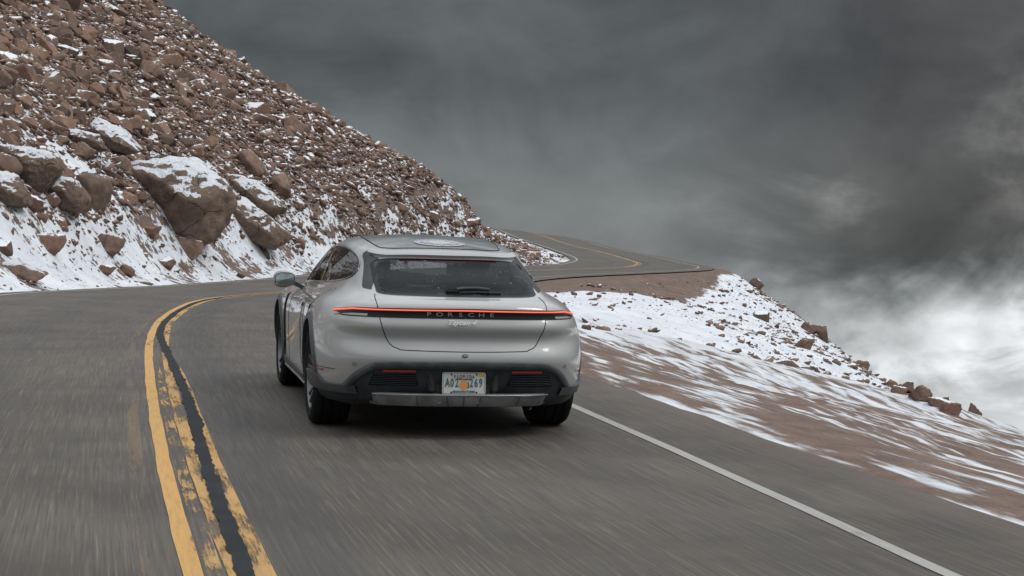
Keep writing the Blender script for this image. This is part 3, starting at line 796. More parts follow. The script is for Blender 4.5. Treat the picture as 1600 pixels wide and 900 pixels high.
# --- body surface: rows are lines running from the middle of the tail round the corner and forward to the nose
def P_(*a): return list(a)
ROWS = [
 # z .20 underside
 P_((0,-.62,.21),(.36,-.62,.21),(.58,-.60,.21),(.70,-.55,.20),(.78,-.42,.20),(.80,0,.19),(.80,.6,.18),(.80,1.3,.18),(.80,2.0,.18),(.80,2.9,.19),(.74,3.4,.20),(.52,3.62,.20),(0,3.70,.20)),
 P_((0,-.86,.235),(.36,-.85,.235),(.60,-.80,.235),(.78,-.68,.24),(.89,-.42,.24),(.91,0,.23),(.90,.6,.22),(.895,1.3,.22),(.895,2.0,.22),(.90,2.9,.23),(.85,3.4,.23),(.60,3.74,.22),(0,3.84,.22)),
 P_((0,-.93,.33),(.37,-.92,.33),(.64,-.86,.33),(.83,-.71,.33),(.945,-.42,.33),(.962,0,.33),(.945,.6,.31),(.925,1.3,.30),(.925,2.0,.30),(.935,2.9,.33),(.89,3.43,.33),(.63,3.80,.33),(0,3.90,.33)),
 P_((0,-.985,.46),(.38,-.97,.46),(.67,-.895,.46),(.86,-.73,.46),(.965,-.42,.46),(.985,0,.46),(.955,.6,.43),(.920,1.3,.42),(.925,2.0,.43),(.955,2.9,.46),(.91,3.45,.46),(.66,3.83,.45),(0,3.93,.45)),
 P_((0,-1.020,.565),(.38,-1.005,.565),(.685,-.918,.568),(.87,-.73,.58),(.972,-.42,.59),(.99,0,.60),(.960,.6,.58),(.922,1.3,.57),(.928,2.0,.57),(.962,2.9,.59),(.915,3.45,.57),(.66,3.82,.54),(0,3.92,.53)),
 P_((0,-.968,.685),(.38,-.953,.685),(.66,-.872,.69),(.855,-.69,.70),(.962,-.40,.72),(.985,0,.73),(.962,.6,.71),(.925,1.3,.70),(.93,2.0,.70),(.962,2.9,.72),(.91,3.42,.67),(.64,3.76,.60),(0,3.86,.58)),
 P_((0,-1.003,.775),(.38,-.988,.775),(.67,-.902,.778),(.85,-.70,.79),(.935,-.38,.81),(.960,0,.825),(.945,.6,.81),(.915,1.3,.79),(.918,2.0,.79),(.945,2.9,.80),(.885,3.36,.74),(.61,3.68,.66),(0,3.78,.63)),
 P_((0,-.978,.855),(.38,-.961,.855),(.65,-.874,.855),(.815,-.69,.86),(.900,-.36,.88),(.928,0,.892),(.920,.6,.87),(.898,1.3,.84),(.90,2.0,.84),(.92,2.9,.845),(.855,3.30,.78),(.58,3.60,.70),(0,3.70,.67)),
 P_((0,-.972,.922),(.37,-.952,.921),(.63,-.862,.916),(.775,-.67,.915),(.850,-.34,.932),(.875,0,.942),(.872,.6,.92),(.868,1.3,.885),(.870,2.0,.88),(.875,2.9,.885),(.80,3.22,.83),(.54,3.48,.75),(0,3.58,.71)),
 P_((0,-.90,.955),(.36,-.88,.954),(.61,-.79,.952),(.735,-.60,.955),(.785,-.30,.975),(.800,0,.982),(.805,.6,.955),(.820,1.3,.925),(.825,2.0,.915),(.80,2.85,.905),(.70,3.08,.865),(.46,3.25,.82),(0,3.33,.79)),
 P_((0,-.77,.985),(.34,-.755,.985),(.575,-.67,.988),(.672,-.50,1.000),(.712,-.22,1.020),(.738,.05,1.025),(.775,.6,.995),(.800,1.3,.962),(.805,1.95,.945),(.75,2.42,.952),(.56,2.62,.965),(.30,2.71,.975),(0,2.74,.978)),
 P_((0,-.58,1.075),(.31,-.565,1.075),(.53,-.50,1.075),(.618,-.36,1.085),(.660,-.12,1.10),(.690,.12,1.105),(.735,.6,1.095),(.762,1.25,1.075),(.765,1.80,1.06),(.70,2.18,1.06),(.50,2.33,1.065),(.26,2.40,1.07),(0,2.42,1.07)),
 P_((0,-.38,1.165),(.28,-.365,1.165),(.48,-.32,1.16),(.572,-.20,1.17),(.620,0,1.185),(.655,.2,1.195),(.697,.62,1.205),(.718,1.2,1.19),(.71,1.64,1.17),(.64,1.92,1.165),(.43,2.04,1.17),(.22,2.09,1.175),(0,2.10,1.175)),
 P_((0,-.235,1.235),(.27,-.225,1.235),(.46,-.18,1.23),(.548,-.06,1.245),(.585,.13,1.262),(.617,.3,1.275),(.655,.66,1.288),(.670,1.15,1.28),(.65,1.48,1.26),(.57,1.70,1.255),(.38,1.79,1.26),(.20,1.83,1.265),(0,1.84,1.265)),
 P_((0,-.13,1.280),(.26,-.12,1.278),(.43,-.08,1.272),(.515,.02,1.28),(.540,.18,1.298),(.565,.35,1.314),(.598,.7,1.335),(.605,1.08,1.335),(.585,1.35,1.318),(.51,1.51,1.315),(.34,1.59,1.325),(.18,1.62,1.33),(0,1.63,1.33)),
 P_((0,.10,1.315),(.20,.11,1.313),(.32,.14,1.310),(.395,.21,1.318),(.425,.32,1.330),(.44,.46,1.347),(.455,.72,1.367),(.45,.98,1.375),(.42,1.16,1.368),(.35,1.27,1.368),(.25,1.33,1.368),(.13,1.36,1.37),(0,1.37,1.37)),
 P_((0,.36,1.348),(.07,.37,1.348),(.12,.40,1.350),(.15,.45,1.355),(.16,.52,1.363),(.165,.60,1.372),(.165,.74,1.384),(.165,.87,1.391),(.16,.95,1.393),(.14,1.0,1.396),(.10,1.04,1.395),(.05,1.06,1.395),(0,1.07,1.395)),
]
ROWS = np.array(ROWS, float)
def cr_eval(P, u):
    """Catmull-Rom through stacked points P[k], at parameter array u (0..len-1); mirrored ends on the x axis"""
    n = len(P); k = np.clip(np.floor(u).astype(int), 0, n-2); f = (u-k)[:, None]
    g0 = P[1]*np.array([-1, 1, 1]) if abs(P[0][0]) < 1e-6 else 2*P[0]-P[1]
    g1 = P[-2]*np.array([-1, 1, 1]) if abs(P[-1][0]) < 1e-6 else 2*P[-1]-P[-2]
    E_ = np.concatenate([[g0], P, [g1]])
    p0, p1, p2, p3 = E_[k], E_[k+1], E_[k+2], E_[k+3]
    return .5*((2*p1)+(-p0+p2)*f+(2*p0-5*p1+4*p2-p3)*f*f+(-p0+3*p1-3*p2+p3)*f**3)
def S(r, c):
    """body surface point for row parameter r and column parameter c (right half)"""
    c = np.atleast_1d(np.asarray(c, float)); r = np.broadcast_to(np.asarray(r, float), c.shape)
    rows = np.stack([cr_eval(ROWS[k], c) for k in range(len(ROWS))])          # rows x n x 3
    out = np.empty((len(c), 3)); n = len(ROWS)
    for j in range(len(c)):
        P = rows[:, j]; u = r[j]; k = int(min(max(math.floor(u), 0), n-2)); f = u-k
        p1, p2 = P[k], P[k+1]; p0 = P[k-1] if k > 0 else 2*p1-p2; p3 = P[k+2] if k+2 < n else 2*p2-p1
        out[j] = .5*((2*p1)+(-p0+p2)*f+(2*p0-5*p1+4*p2-p3)*f*f+(-p0+3*p1-3*p2+p3)*f**3)
    return out
NRs, NCs = 7, 9
rr = np.linspace(0, len(ROWS)-1, (len(ROWS)-1)*NRs+1); cc = np.linspace(0, 12, 12*NCs+1)
rowsd = np.stack([cr_eval(ROWS[k], cc) for k in range(len(ROWS))])
Gd = np.empty((len(rr), len(cc), 3)); n_ = len(ROWS)
for i, u in enumerate(rr):
    k = int(min(math.floor(u), n_-2)); f = u-k; p1, p2 = rowsd[k], rowsd[k+1]
    p0 = rowsd[k-1] if k > 0 else 2*p1-p2; p3 = rowsd[k+2] if k+2 < n_ else 2*p2-p1
    Gd[i] = .5*((2*p1)+(-p0+p2)*f+(2*p0-5*p1+4*p2-p3)*f*f+(-p0+3*p1-3*p2+p3)*f**3)
for _ in range(5):                                     # even out small ripples, keep the centreline
    L = Gd.copy()
    L[1:-1, 1:-1] = .125*(Gd[:-2, 1:-1]+Gd[2:, 1:-1]+Gd[1:-1, :-2]+Gd[1:-1, 2:])+.5*Gd[1:-1, 1:-1]
    e0 = Gd[1:-1, 1]*np.array([-1, 1, 1]); L[1:-1, 0] = .125*(Gd[:-2, 0]+Gd[2:, 0]+e0+Gd[1:-1, 1])+.5*Gd[1:-1, 0]
    e1 = Gd[1:-1, -2]*np.array([-1, 1, 1]); L[1:-1, -1] = .125*(Gd[:-2, -1]+Gd[2:, -1]+e1+Gd[1:-1, -2])+.5*Gd[1:-1, -1]
    Gd = L
Gd[:, 0, 0] = 0; Gd[:, -1, 0] = 0
nrw, ncl = len(rr), len(cc)
Rv = Gd.reshape(-1, 3); Lv = Rv*np.array([-1, 1, 1])
BV = np.concatenate([Rv, Lv]); off = len(Rv)
bf = []
for i in range(nrw-1):
    for j in range(ncl-1):
        a, b_, c_, d_ = i*ncl+j, i*ncl+j+1, (i+1)*ncl+j+1, (i+1)*ncl+j
        bf.append((a, b_, c_, d_)); bf.append((off+a, off+d_, off+c_, off+b_))
for j in range(ncl-1):                                   # close the underside and the crown
    bf.append((j+1, j, off+j, off+j+1)); k0 = (nrw-1)*ncl
    bf.append((k0+j, k0+j+1, off+k0+j+1, off+k0+j))
bm = bmesh.new(); vs = [bm.verts.new(v) for v in BV]
for f in bf:
    try: bm.faces.new([vs[i] for i in f])
    except ValueError: pass
bmesh.ops.remove_doubles(bm, verts=bm.verts[:], dist=.0006)
bmesh.ops.recalc_face_normals(bm, faces=bm.faces[:])
body_bvh = BVHTree.FromBMesh(bm)
AX = {'rear': (Vector((0, 1, 0)), lambda a, b_: Vector((a, -3, b_))), 'front': (Vector((0, -1, 0)), lambda a, b_: Vector((a, 6, b_))),
      'left': (Vector((1, 0, 0)), lambda a, b_: Vector((-3, a, b_))), 'right': (Vector((-1, 0, 0)), lambda a, b_: Vector((3, a, b_))),
      'top': (Vector((0, 0, -1)), lambda a, b_: Vector((a, b_, 4)))}
def cast(ax, a, b_, off_=.003):
    d_, st = AX[ax]; q = body_bvh.ray_cast(st(a, b_), d_)
    if q[0] is None: return None
    n = q[1]
    if n.dot(d_) > 0: n = -n
    return q[0]+n*off_
def patch(name, outline, ax, mat, parent=None, off_=.003, rings=9, rim=.008, res=6, closed_curve=True, smooth_outline=True, centre=None):
    """a skin lying on the body inside a closed 2D outline, with a rim that reaches down to the body"""
    O = catmull(outline, res, closed=True) if smooth_outline else np.array([p for i in range(len(outline)) for p in np.linspace(outline[i], outline[(i+1) % len(outline)], res, endpoint=False)])
    c = np.array(centre) if centre is not None else O.mean(0); n = len(O)
    vs_, fs_ = [], []; last = None
    p = cast(ax, *c, off_); vs_.append(p)
    for k in range(1, rings+1):
        for q in O:
            s = c+(q-c)*k/rings; h = cast(ax, *s, off_)
            if h is None:
                kk = k/rings
                while h is None and kk > .05: kk -= .02; h = cast(ax, *(c+(q-c)*kk), off_)
            vs_.append(h)
    for q in range(n):                                   # rim
        d_ = AX[ax][0]; vs_.append(vs_[1+(rings-1)*n+q]+d_*rim)
    for q in range(n): fs_.append((0, 1+q, 1+(q+1) % n))
    for k in range(rings):
        for q in range(n):
            a = 1+k*n+q; b2 = 1+k*n+(q+1) % n; fs_.append((a, a+n, b2+n, b2))
    return put_mesh(name, vs_, fs_, mat, parent or car, True, 50)
def strip_s(name, c0, c1, rlo, rhi, mat, off_=.004, nc=40, nrr=5, side=1, parent=None, thick=.012):
    """a band on the body between row lines rlo(c) and rhi(c), raised by off_, with closed edges"""
    cs = np.linspace(c0, c1, nc); vs_ = []
    e = .02
    rows_ = []
    for j in range(nrr):
        f = j/(nrr-1); r_ = np.array([rlo(c) + (rhi(c)-rlo(c))*f for c in cs])
        p = S(r_, cs); du_ = S(r_, np.clip(cs+e, 0, 12))-S(r_, np.clip(cs-e, 0, 12)); dv_ = S(r_+e, cs)-S(r_-e, cs)
        n = np.cross(du_, dv_); n /= np.linalg.norm(n, axis=1)[:, None]+1e-9
        rows_.append((p, n))
    G_ = [p-n*thick for p, n in rows_[:1]]+[p+n*off_ for p, n in rows_]+[p-n*thick for p, n in rows_[-1:]]
    G_ = np.array(G_)*np.array([side, 1, 1]); k = len(G_)
    fs_ = []
    for i in range(k-1):
        for j in range(nc-1):
            a = i*nc+j; q = (a, a+1, a+nc+1, a+nc); fs_.append(q if side == 1 else q[::-1])
    return put_mesh(name, G_.reshape(-1, 3), fs_, mat, parent or car, True, 40)
def tube(name, pts, rad_, mat, parent=None, seg=6, closed=False):
    pts = [Vector(p) for p in pts if p is not None]; n = len(pts); vs_, fs_ = [], []
    for i, p in enumerate(pts):
        a = pts[(i-1) % n] if closed or i > 0 else p; c = pts[(i+1) % n] if closed or i < n-1 else p
        tg = (c-a).normalized(); s_ = tg.cross(Vector((0, 0, 1)))
        if s_.length < .05: s_ = tg.cross(Vector((0, 1, 0)))
        s_.normalize(); u_ = s_.cross(tg)
        for k in range(seg):
            an = 2*math.pi*k/seg; vs_.append(p+(s_*math.cos(an)+u_*math.sin(an))*rad_)
    for i in range(n if closed else n-1):
        for k in range(seg):
            a = i*seg+k; b2 = i*seg+(k+1) % seg; c2 = ((i+1) % n)*seg
            fs_.append((a, b2, c2+(k+1) % seg, c2+k))
    return put_mesh(name, vs_, fs_, mat, parent or car, True)
def seam(name, pts2, ax, rad_=.003, off_=.0005, mat=None, parent=None, closed=False, n=10, sm_=True):
    P2 = catmull(pts2, n, closed) if sm_ else np.array(pts2)
    return tube(name, [cast(ax, *p, off_) for p in P2], rad_, mat or m_dark, parent, 6, closed)
def box(name, c, s, mat, parent=None, rot=(0, 0, 0), bev=.006, taper=None, seg=2):
    bm_ = bmesh.new(); bmesh.ops.create_cube(bm_, size=1)
    for v in bm_.verts:
        if taper and v.co.z < 0: v.co.x *= taper
        v.co = Vector((v.co.x*s[0], v.co.y*s[1], v.co.z*s[2]))
    if bev: bmesh.ops.bevel(bm_, geom=bm_.edges[:], offset=bev, segments=seg, affect='EDGES', clamp_overlap=True)
    M_ = Matrix.Translation(c) @ Matrix.Rotation(rot[2], 4, 'Z') @ Matrix.Rotation(rot[1], 4, 'Y') @ Matrix.Rotation(rot[0], 4, 'X')
    bmesh.ops.transform(bm_, matrix=M_, verts=bm_.verts[:])
    return from_bm(name, bm_, mat, parent or car, True, 35)
def text(name, s, size, loc, rot, mat, parent, ext=.0015, sx=1.0, space=1.0, align='CENTER', bold=0, shear=0):
    cu = bpy.data.curves.new(name, 'FONT'); cu.body = s; cu.size = size; cu.align_x = align; cu.align_y = 'CENTER'
    cu.extrude = ext; cu.space_character = space; cu.offset = bold; cu.shear = shear; cu.resolution_u = 3
    tmp = bpy.data.objects.new(name+'_curve', cu); COL.objects.link(tmp)
    me_ = bpy.data.meshes.new_from_object(tmp); bpy.data.objects.remove(tmp)
    M_ = Matrix.Translation(loc) @ rot @ Matrix.Diagonal((sx, 1, 1, 1)); me_.transform(M_)
    me_.materials.clear(); me_.materials.append(mat)
    o = bpy.data.objects.new(name, me_); COL.objects.link(o); o.parent = parent; return o

# window outlines
W_REAR = [(-.545,.990),(-.30,.982),(0,.980),(.30,.982),(.545,.990),(.574,1.03),(.570,1.12),(.548,1.195),(.46,1.222),(.25,1.232),(0,1.235),(-.25,1.232),(-.46,1.222),(-.548,1.195),(-.570,1.12),(-.574,1.03)]
W_SIDE = [(2.12,.968),(1.7,.985),(1.2,1.0),(.7,1.018),(.25,1.045),(-.02,1.075),(-.10,1.12),(-.02,1.185),(.18,1.245),(.45,1.282),(.8,1.297),(1.15,1.285),(1.42,1.25),(1.68,1.17),(1.95,1.06)]
W_FRONT = [(-.62,1.0),(-.3,1.03),(0,1.035),(.3,1.03),(.62,1.0),(.60,1.08),(.50,1.24),(.42,1.295),(0,1.31),(-.42,1.295),(-.50,1.24),(-.60,1.08)]
def inside(O, a, b_):
    c = False; n = len(O); j = n-1
    for i in range(n):
        if (O[i][1] > b_) != (O[j][1] > b_) and a < (O[j][0]-O[i][0])*(b_-O[i][1])/(O[j][1]-O[i][1])+O[i][0]: c = not c
        j = i
    return c
def shrink(O, m_): c = np.mean(O, 0); return [tuple(c+(np.array(p)-c)*(1-m_/max(.001, np.linalg.norm(np.array(p)-c)))) for p in O]
kR, kS, kF = [shrink(catmull(o, 4, True), .035) for o in (W_REAR, W_SIDE, W_FRONT)]

# glass and outer skins cast on the whole body before it is opened
glassR = patch('rear_window', W_REAR, 'rear', m_glass, off_=.004, rings=10, centre=(0, 1.11))
ws = patch('windshield', W_FRONT, 'front', m_gclear, off_=.004, rings=8, centre=(0, 1.16))
for sd_, ax in ((-1, 'left'), (1, 'right')):
    gw = patch('side_window', W_SIDE, ax, m_glass, off_=.003, rings=9, centre=(.9, 1.14))
    seam('window_trim', W_SIDE, ax, .008, .002, m_gloss, closed=True, n=6)
    pl = patch('door_pillar', [(.98, 1.012), (1.06, 1.010), (1.02, 1.286), (.95, 1.288)], ax, m_gloss, off_=.005, rings=4, smooth_outline=False)
    seam('door_seam', [(2.05, .955), (2.12, .8), (2.12, .5), (2.02, .30)], ax, .002)
    seam('door_seam', [(.12, .93), (.30, .80), (.52, .62), (.62, .45)], ax, .002)
    hd = patch('door_handle', [(1.12, .80), (1.34, .795), (1.34, .825), (1.12, .83)], ax, m_paint, off_=.012, rings=3, smooth_outline=False)
    hd = patch('door_handle', [(.20, .83), (.40, .825), (.40, .855), (.20, .86)], ax, m_paint, off_=.012, rings=3, smooth_outline=False)
    # dark outlet behind the front wheel
    patch('side_vent', [(2.34, .86), (2.42, .84), (2.44, .60), (2.40, .40), (2.30, .34), (2.33, .55)], ax, m_dark, off_=.004, rings=4, smooth_outline=False)

# roof skin
roof = patch('roof_panel', [(-.40,.06),(0,.015),(.40,.06),(.475,.25),(.50,.7),(.49,1.2),(.42,1.45),(0,1.52),(-.42,1.45),(-.49,1.2),(-.50,.7),(-.475,.25)], 'top', m_roof, off_=.003, rings=9)
seam('roof_seam', [(-.49,1.1),(-.50,.7),(-.475,.25),(-.40,.06),(0,.015),(.40,.06),(.475,.25),(.50,.7),(.49,1.1)], 'top', .0035, .002, m_dark, n=8)
# round sticker on the roof: rim ring, spokes, white middle
def disc(name, c, r0, r1, mat, off_, n=48, parent=None, ph=0, a0=0, a1=2*math.pi):
    vs_, fs_ = [], []
    for k in range(n+1):
        a = a0+(a1-a0)*k/n
        for r_ in (r0, r1): vs_.append(cast('top', c[0]+r_*math.cos(a), c[1]+r_*math.sin(a), off_))
    for k in range(n): fs_.append((2*k, 2*k+1, 2*k+3, 2*k+2))
    return put_mesh(name, vs_, fs_, mat, parent or car, True)
m_stw = plain('sticker_white', (.40, .42, .44), .4); m_stb = plain('sticker_blue_grey', (.30, .35, .40), .4)
SCN = (.03, .30)
stk = disc('roof_sticker', SCN, .004, .195, m_stb, .006)
disc('sticker_ring', SCN, .183, .192, m_stw, .0085, parent=stk)
disc('sticker_middle', SCN, .003, .085, m_stw, .0085, parent=stk)
for k in range(24):
    a = 2*math.pi*k/24
    disc('sticker_ray', SCN, .085, .125 if k % 2 else .155, m_stw, .0088, n=2, parent=stk, a0=a-.075, a1=a+.075)

# spoiler at the rear edge of the roof
m_spoil = plain('grey_spoiler_paint', (.27, .28, .285), .3, coat=.6)
sp_o = strip_s('spoiler', 0, 3.1, lambda c: 13.08, lambda c: 13.78, m_spoil, off_=.022, nc=34)
sp_l = strip_s('spoiler', 0, 3.1, lambda c: 13.08, lambda c: 13.78, m_spoil, off_=.022, nc=34, side=-1)
strip_s('spoiler_gap', 0, 3.3, lambda c: 13.76, lambda c: 13.90, m_dark, off_=.006, nc=34)
strip_s('spoiler_gap', 0, 3.3, lambda c: 13.76, lambda c: 13.90, m_dark, off_=.006, nc=34, side=-1)
for s_d in (1, -1):
    strip_s('spoiler_end', 2.3, 3.75, lambda c: 10.3+2.3*float(sstep(c, 2.9, 3.75)), lambda c: 12.95+.95*float(sstep(c, 2.6, 3.3))-.9*float(sstep(c, 3.3, 3.75)), m_black, off_=.0015, nc=22, nrr=14, side=s_d)
m_brk = plain('dark_red_lens', (.09, .008, .008), .3)
strip_s('brake_light', 0, 1.4, lambda c: 12.78, lambda c: 12.86, m_brk, off_=.012, nc=14)
strip_s('brake_light', 0, 1.4, lambda c: 12.78, lambda c: 12.86, m_brk, off_=.012, nc=14, side=-1)

# rear light bar: smoked housing with the glowing line along its top
CE = 3.48
def zr(c, z):
    rr_ = np.linspace(5.2, 8.6, 60); zz = S(rr_, np.full(60, float(c)))[:, 2]
    return float(np.interp(z, zz, rr_))
def lamp_e(c): return max(0, (c-2.6)/(CE-2.6))
def lamp_lo(c): return zr(c, .838+.036*lamp_e(c)**3)
def lamp_hi(c): return zr(c, .908-.024*lamp_e(c)-.010*min(1, c/2.6))
def lamp_z(c, z): return zr(c, .908-.024*lamp_e(c)-.010*min(1, c/2.6)-z)
for s_d in (1, -1):
    hs = strip_s('rear_light', 0, CE, lamp_lo, lamp_hi, m_lensd, off_=.004, nc=60, nrr=6, side=s_d)
    strip_s('light_strip_edge', .0, CE-.06, lambda c: lamp_z(c, .0175), lambda c: lamp_z(c, .0065), m_glow2, off_=.009, nc=60, nrr=3, side=s_d, parent=hs, thick=.004)
    strip_s('light_strip', .0, CE-.08, lambda c: lamp_z(c, .0143), lambda c: lamp_z(c, .0095), m_glow, off_=.0115, nc=60, nrr=3, side=s_d, parent=hs, thick=.004)
    strip_s('lens_band', 2.05, CE-.2, lambda c: lamp_lo(c)+.06, lambda c: lamp_z(c, .042), plain('clear_lens', (.16, .17, .17), .12, coat=1), off_=.006, nc=20, nrr=3, side=s_d, parent=hs, thick=.003)
# lettering between the light bar halves
ROTR = Matrix.Rotation(math.pi/2, 4, 'X')                # text facing rearward, reading left to right from behind
def rear_pt(x, z, off_=.006): return cast('rear', x, z, off_)
letters = 'PORSCHE'
lx = np.linspace(-.255, .185, 7)
first = None
for ch, x in zip(letters, lx):
    p = rear_pt(x, .866, .012)
    o = text('letter', ch, .038, p, Matrix.Rotation(math.atan2(-.09*x, .4)*-1*0, 4, 'Z') @ ROTR, m_letter, hs, .0015, sx=1.7)
p = rear_pt(-.035, .808, .016)
text('model_script', 'Taycan 4', .045, p, ROTR, m_script, car, .003, sx=1.22, shear=.55, bold=.0007)

# tailgate gap
seam('tailgate_seam', [(-.588,.985),(-.600,.95),(-.590,.86),(-.565,.76),(-.515,.66),(-.46,.628),(-.40,.618),(0,.612),(.40,.618),(.46,.628),(.515,.66),(.565,.76),(.590,.86),(.600,.95),(.588,.985)], 'rear', .0032, .0, m_dark, n=8)
p = rear_pt(0, .585, .004); box('reversing_camera', p, (.034, .012, .016), m_paint, bev=.004)
tube('camera_ring', [rear_pt(.020*math.cos(a), .585+.011*math.sin(a), .002) for a in np.linspace(0, 2*math.pi, 17)[:-1]], .0015, m_dark, closed=True)
for x, z in ((-.745, .51), (.745, .51), (-.36, .575), (.36, .575)):
    if abs(x) > .5: tube('parking_sensor', [cast('rear', x+.011*math.cos(a), z+.011*math.sin(a), .001) for a in np.linspace(0, 2*math.pi, 13)[:-1]], .0013, m_dark, closed=True)

# lower rear: black insert, arch-shaped surround, vents, plate recess, skid plate
OUT = [(-.79,.335),(-.72,.44),(-.645,.505),(-.57,.532),(-.30,.538),(0,.540),(.30,.538),(.57,.532),(.645,.505),(.72,.44),(.79,.335),(.70,.26),(.4,.25),(0,.25),(-.4,.25),(-.70,.26)]
ins = patch('rear_bumper_insert', OUT, 'rear', m_black, off_=.006, rings=12, smooth_outline=False, centre=(0, .40), res=5)
arch = [(-.80,.345),(-.725,.435),(-.65,.490),(-.565,.514),(-.30,.521),(0,.523),(.30,.521),(.565,.514),(.65,.490),(.725,.435),(.80,.345)]
A2 = catmull(arch, 8); 
vs_, fs_ = [], []
for i, q in enumerate(A2):                               # moulded surround with a rounded section
    tgt = A2[min(i+1, len(A2)-1)]-A2[max(i-1, 0)]; tgt /= np.linalg.norm(tgt); nn = np.array([tgt[1], -tgt[0]])
    for (wd, of) in ((-.024, -.006), (-.018, .014), (0, .022), (.016, .020), (.027, .012), (.034, -.01)):
        h = cast('rear', *(q+nn*wd), .006); vs_.append(h+Vector((0, -of, 0)))
for i in range(len(A2)-1):
    for k in range(5): a = i*6+k; fs_.append((a, a+1, a+7, a+6))
put_mesh('bumper_surround', vs_, fs_, m_clad, ins, True, 60)
yb = rear_pt(0, .40, 0).y
for s_d in (1, -1):
    patch('reflector', [(s_d*.335,.474),(s_d*.555,.470),(s_d*.555,.487),(s_d*.335,.489)], 'rear', m_refl, ins, off_=.016, rings=2, smooth_outline=False)
    v_ = patch('air_vent', [(s_d*.31,.375),(s_d*.645,.372),(s_d*.615,.452),(s_d*.335,.458)], 'rear', m_dark, ins, off_=.009, rings=4, smooth_outline=False)
    for k in range(6):
        z_ = .384+.0125*k
        tube('vent_slat', [cast('rear', s_d*x, z_, .011) for x in np.linspace(.325, .635-.005*k, 9)], .0024, m_black, v_, 5)
    vs2 = [rear_pt(s_d*.245, .47, .006), rear_pt(s_d*.205, .335, .006)]
    box('plate_recess_cheek', (s_d*.225, -.955, .40), (.05, .06, .14), m_black, ins, rot=(0, s_d*.12, 0), bev=.012)
    def z2r(c, z):
        r5 = np.linspace(1.8, 6, 60); return float(np.interp(z, S(r5, np.full(60, float(c)))[:, 2], r5))
    # corner cladding from the wheel arch round to the surround
    strip_s('corner_cladding', 2.35, 4.80, lambda c: z2r(c, .288), lambda c: z2r(c, .362+.052*sstep(np.array(c), 3.45, 3.95)), m_clad, off_=.020, nc=36, nrr=8, side=s_d)
    strip_s('corner_cladding_lower', 2.1, 4.7, lambda c: .80, lambda c: z2r(c, .290), m_black, off_=.004, nc=26, nrr=4, side=s_d)
    strip_s('side_marker', 3.55, 4.0, lambda c: z2r(c, .440), lambda c: z2r(c, .456), m_refl, off_=.004, nc=10, nrr=3, side=s_d)
    strip_s('bumper_seam', 3.0, 4.1, lambda c: z2r(c, .462), lambda c: z2r(c, .465), m_dark, off_=.001, nc=20, nrr=2, side=s_d, thick=.002)
# plate recess and skid plate
box('plate_panel', (0, -.945, .395), (.40, .03, .175), m_black, ins, bev=.01)
bm2 = bmesh.new()
prof = [(-.995, .318), (-1.015, .312), (-1.020, .300), (-1.005, .255), (-.985, .228), (-.95, .222)]
xs_ = [-.66, -.635, -.60, -.35, -.12, 0, .12, .35, .60, .635, .66]
gv = []
for x in xs_:
    rowv = []
    f = max(0, (abs(x)-.60)/.06)
    for (y_, z_) in prof:
        yy = y_+.16*(abs(x)/.66)**3+.05*f; zz = z_ - (.012 if z_ > .3 else -.004)*f + .006*math.cos(x*2)
        rowv.append(bm2.verts.new((x*(1-.06*(.318-z_)/.09), yy, zz)))
    gv.append(rowv)
for i in range(len(xs_)-1):
    for k in range(len(prof)-1): bm2.faces.new((gv[i][k], gv[i+1][k], gv[i+1][k+1], gv[i][k+1]))
bmesh.ops.recalc_face_normals(bm2, faces=bm2.faces[:])
skid = from_bm('skid_plate', bm2, m_skid, car, True, 25)
tube('skid_edge', [(x*.985, -1.022+.16*(abs(x)/.66)**3, .308+.006*math.cos(x*2)) for x in np.linspace(-.63, .63, 21)], .0045, m_silver, skid)
for x in (-.33, -.12, 0.0, .12, .40): tube('skid_rib', [(x, -1.0225+.16*(abs(x)/.66)**3, .303), (x-.01*np.sign(x), -1.006+.16*(abs(x)/.66)**3, .255), (x-.02*np.sign(x), -.99+.16*(abs(x)/.66)**3, .232)], .003, m_clad, skid)
for x in (-.17, .10): box('skid_bolt', (x, -1.012, .262), (.022, .006, .006), m_silver, skid, bev=.002)

# licence plate
pl_b = bmesh.new(); pw, ph, pr = .1524, .0762, .016
pts = []
for cx_, cz_, a0 in ((pw-pr, ph-pr, 0), (-pw+pr, ph-pr, 90), (-pw+pr, -ph+pr, 180), (pw-pr, -ph+pr, 270)):
    for k in range(5): a = R(a0+k*22.5); pts.append((cx_+pr*math.cos(a), cz_+pr*math.sin(a)))
PL = Matrix.Translation((-.001, -1.002, .395)) @ Matrix.Rotation(R(-4), 4, 'X')
vt = [pl_b.verts.new(PL @ Vector((x, 0, z))) for x, z in pts]; f = pl_b.faces.new(vt)
ex = bmesh.ops.extrude_face_region(pl_b, geom=[f]); bmesh.ops.translate(pl_b, verts=[g for g in ex['geom'] if isinstance(g, bmesh.types.BMVert)], vec=(0, .004, 0))
bmesh.ops.recalc_face_normals(pl_b, faces=pl_b.faces[:])
plate = from_bm('licence_plate', pl_b, m_plate, car)
def on_plate(x, z, o=.003): return PL @ Vector((x, -o, z))
tube('plate_border', [on_plate(x*.955, z*.92, .0012) for x, z in pts], .0012, m_green, plate, 5, True)
PR = Matrix.Rotation(R(-4), 4, 'X') @ ROTR
for i, ch in enumerate('FLORIDA'):
    x = (i-3)*.0215; z_ = .049-.9*x*x
    text('plate_text', ch, .028, on_plate(x, z_, .0025), Matrix.Rotation(R(-4), 4, 'X') @ Matrix.Rotation(x*2.0, 4, 'Y') @ ROTR, m_brown, plate, .001, sx=.95, bold=.0012)
for ch, x in zip('A02269', (-.116, -.083, -.050, .052, .085, .118)):
    text('plate_text', ch, .082, on_plate(x, .002, .0025), PR, m_green, plate, .001, sx=.60, bold=.0013)
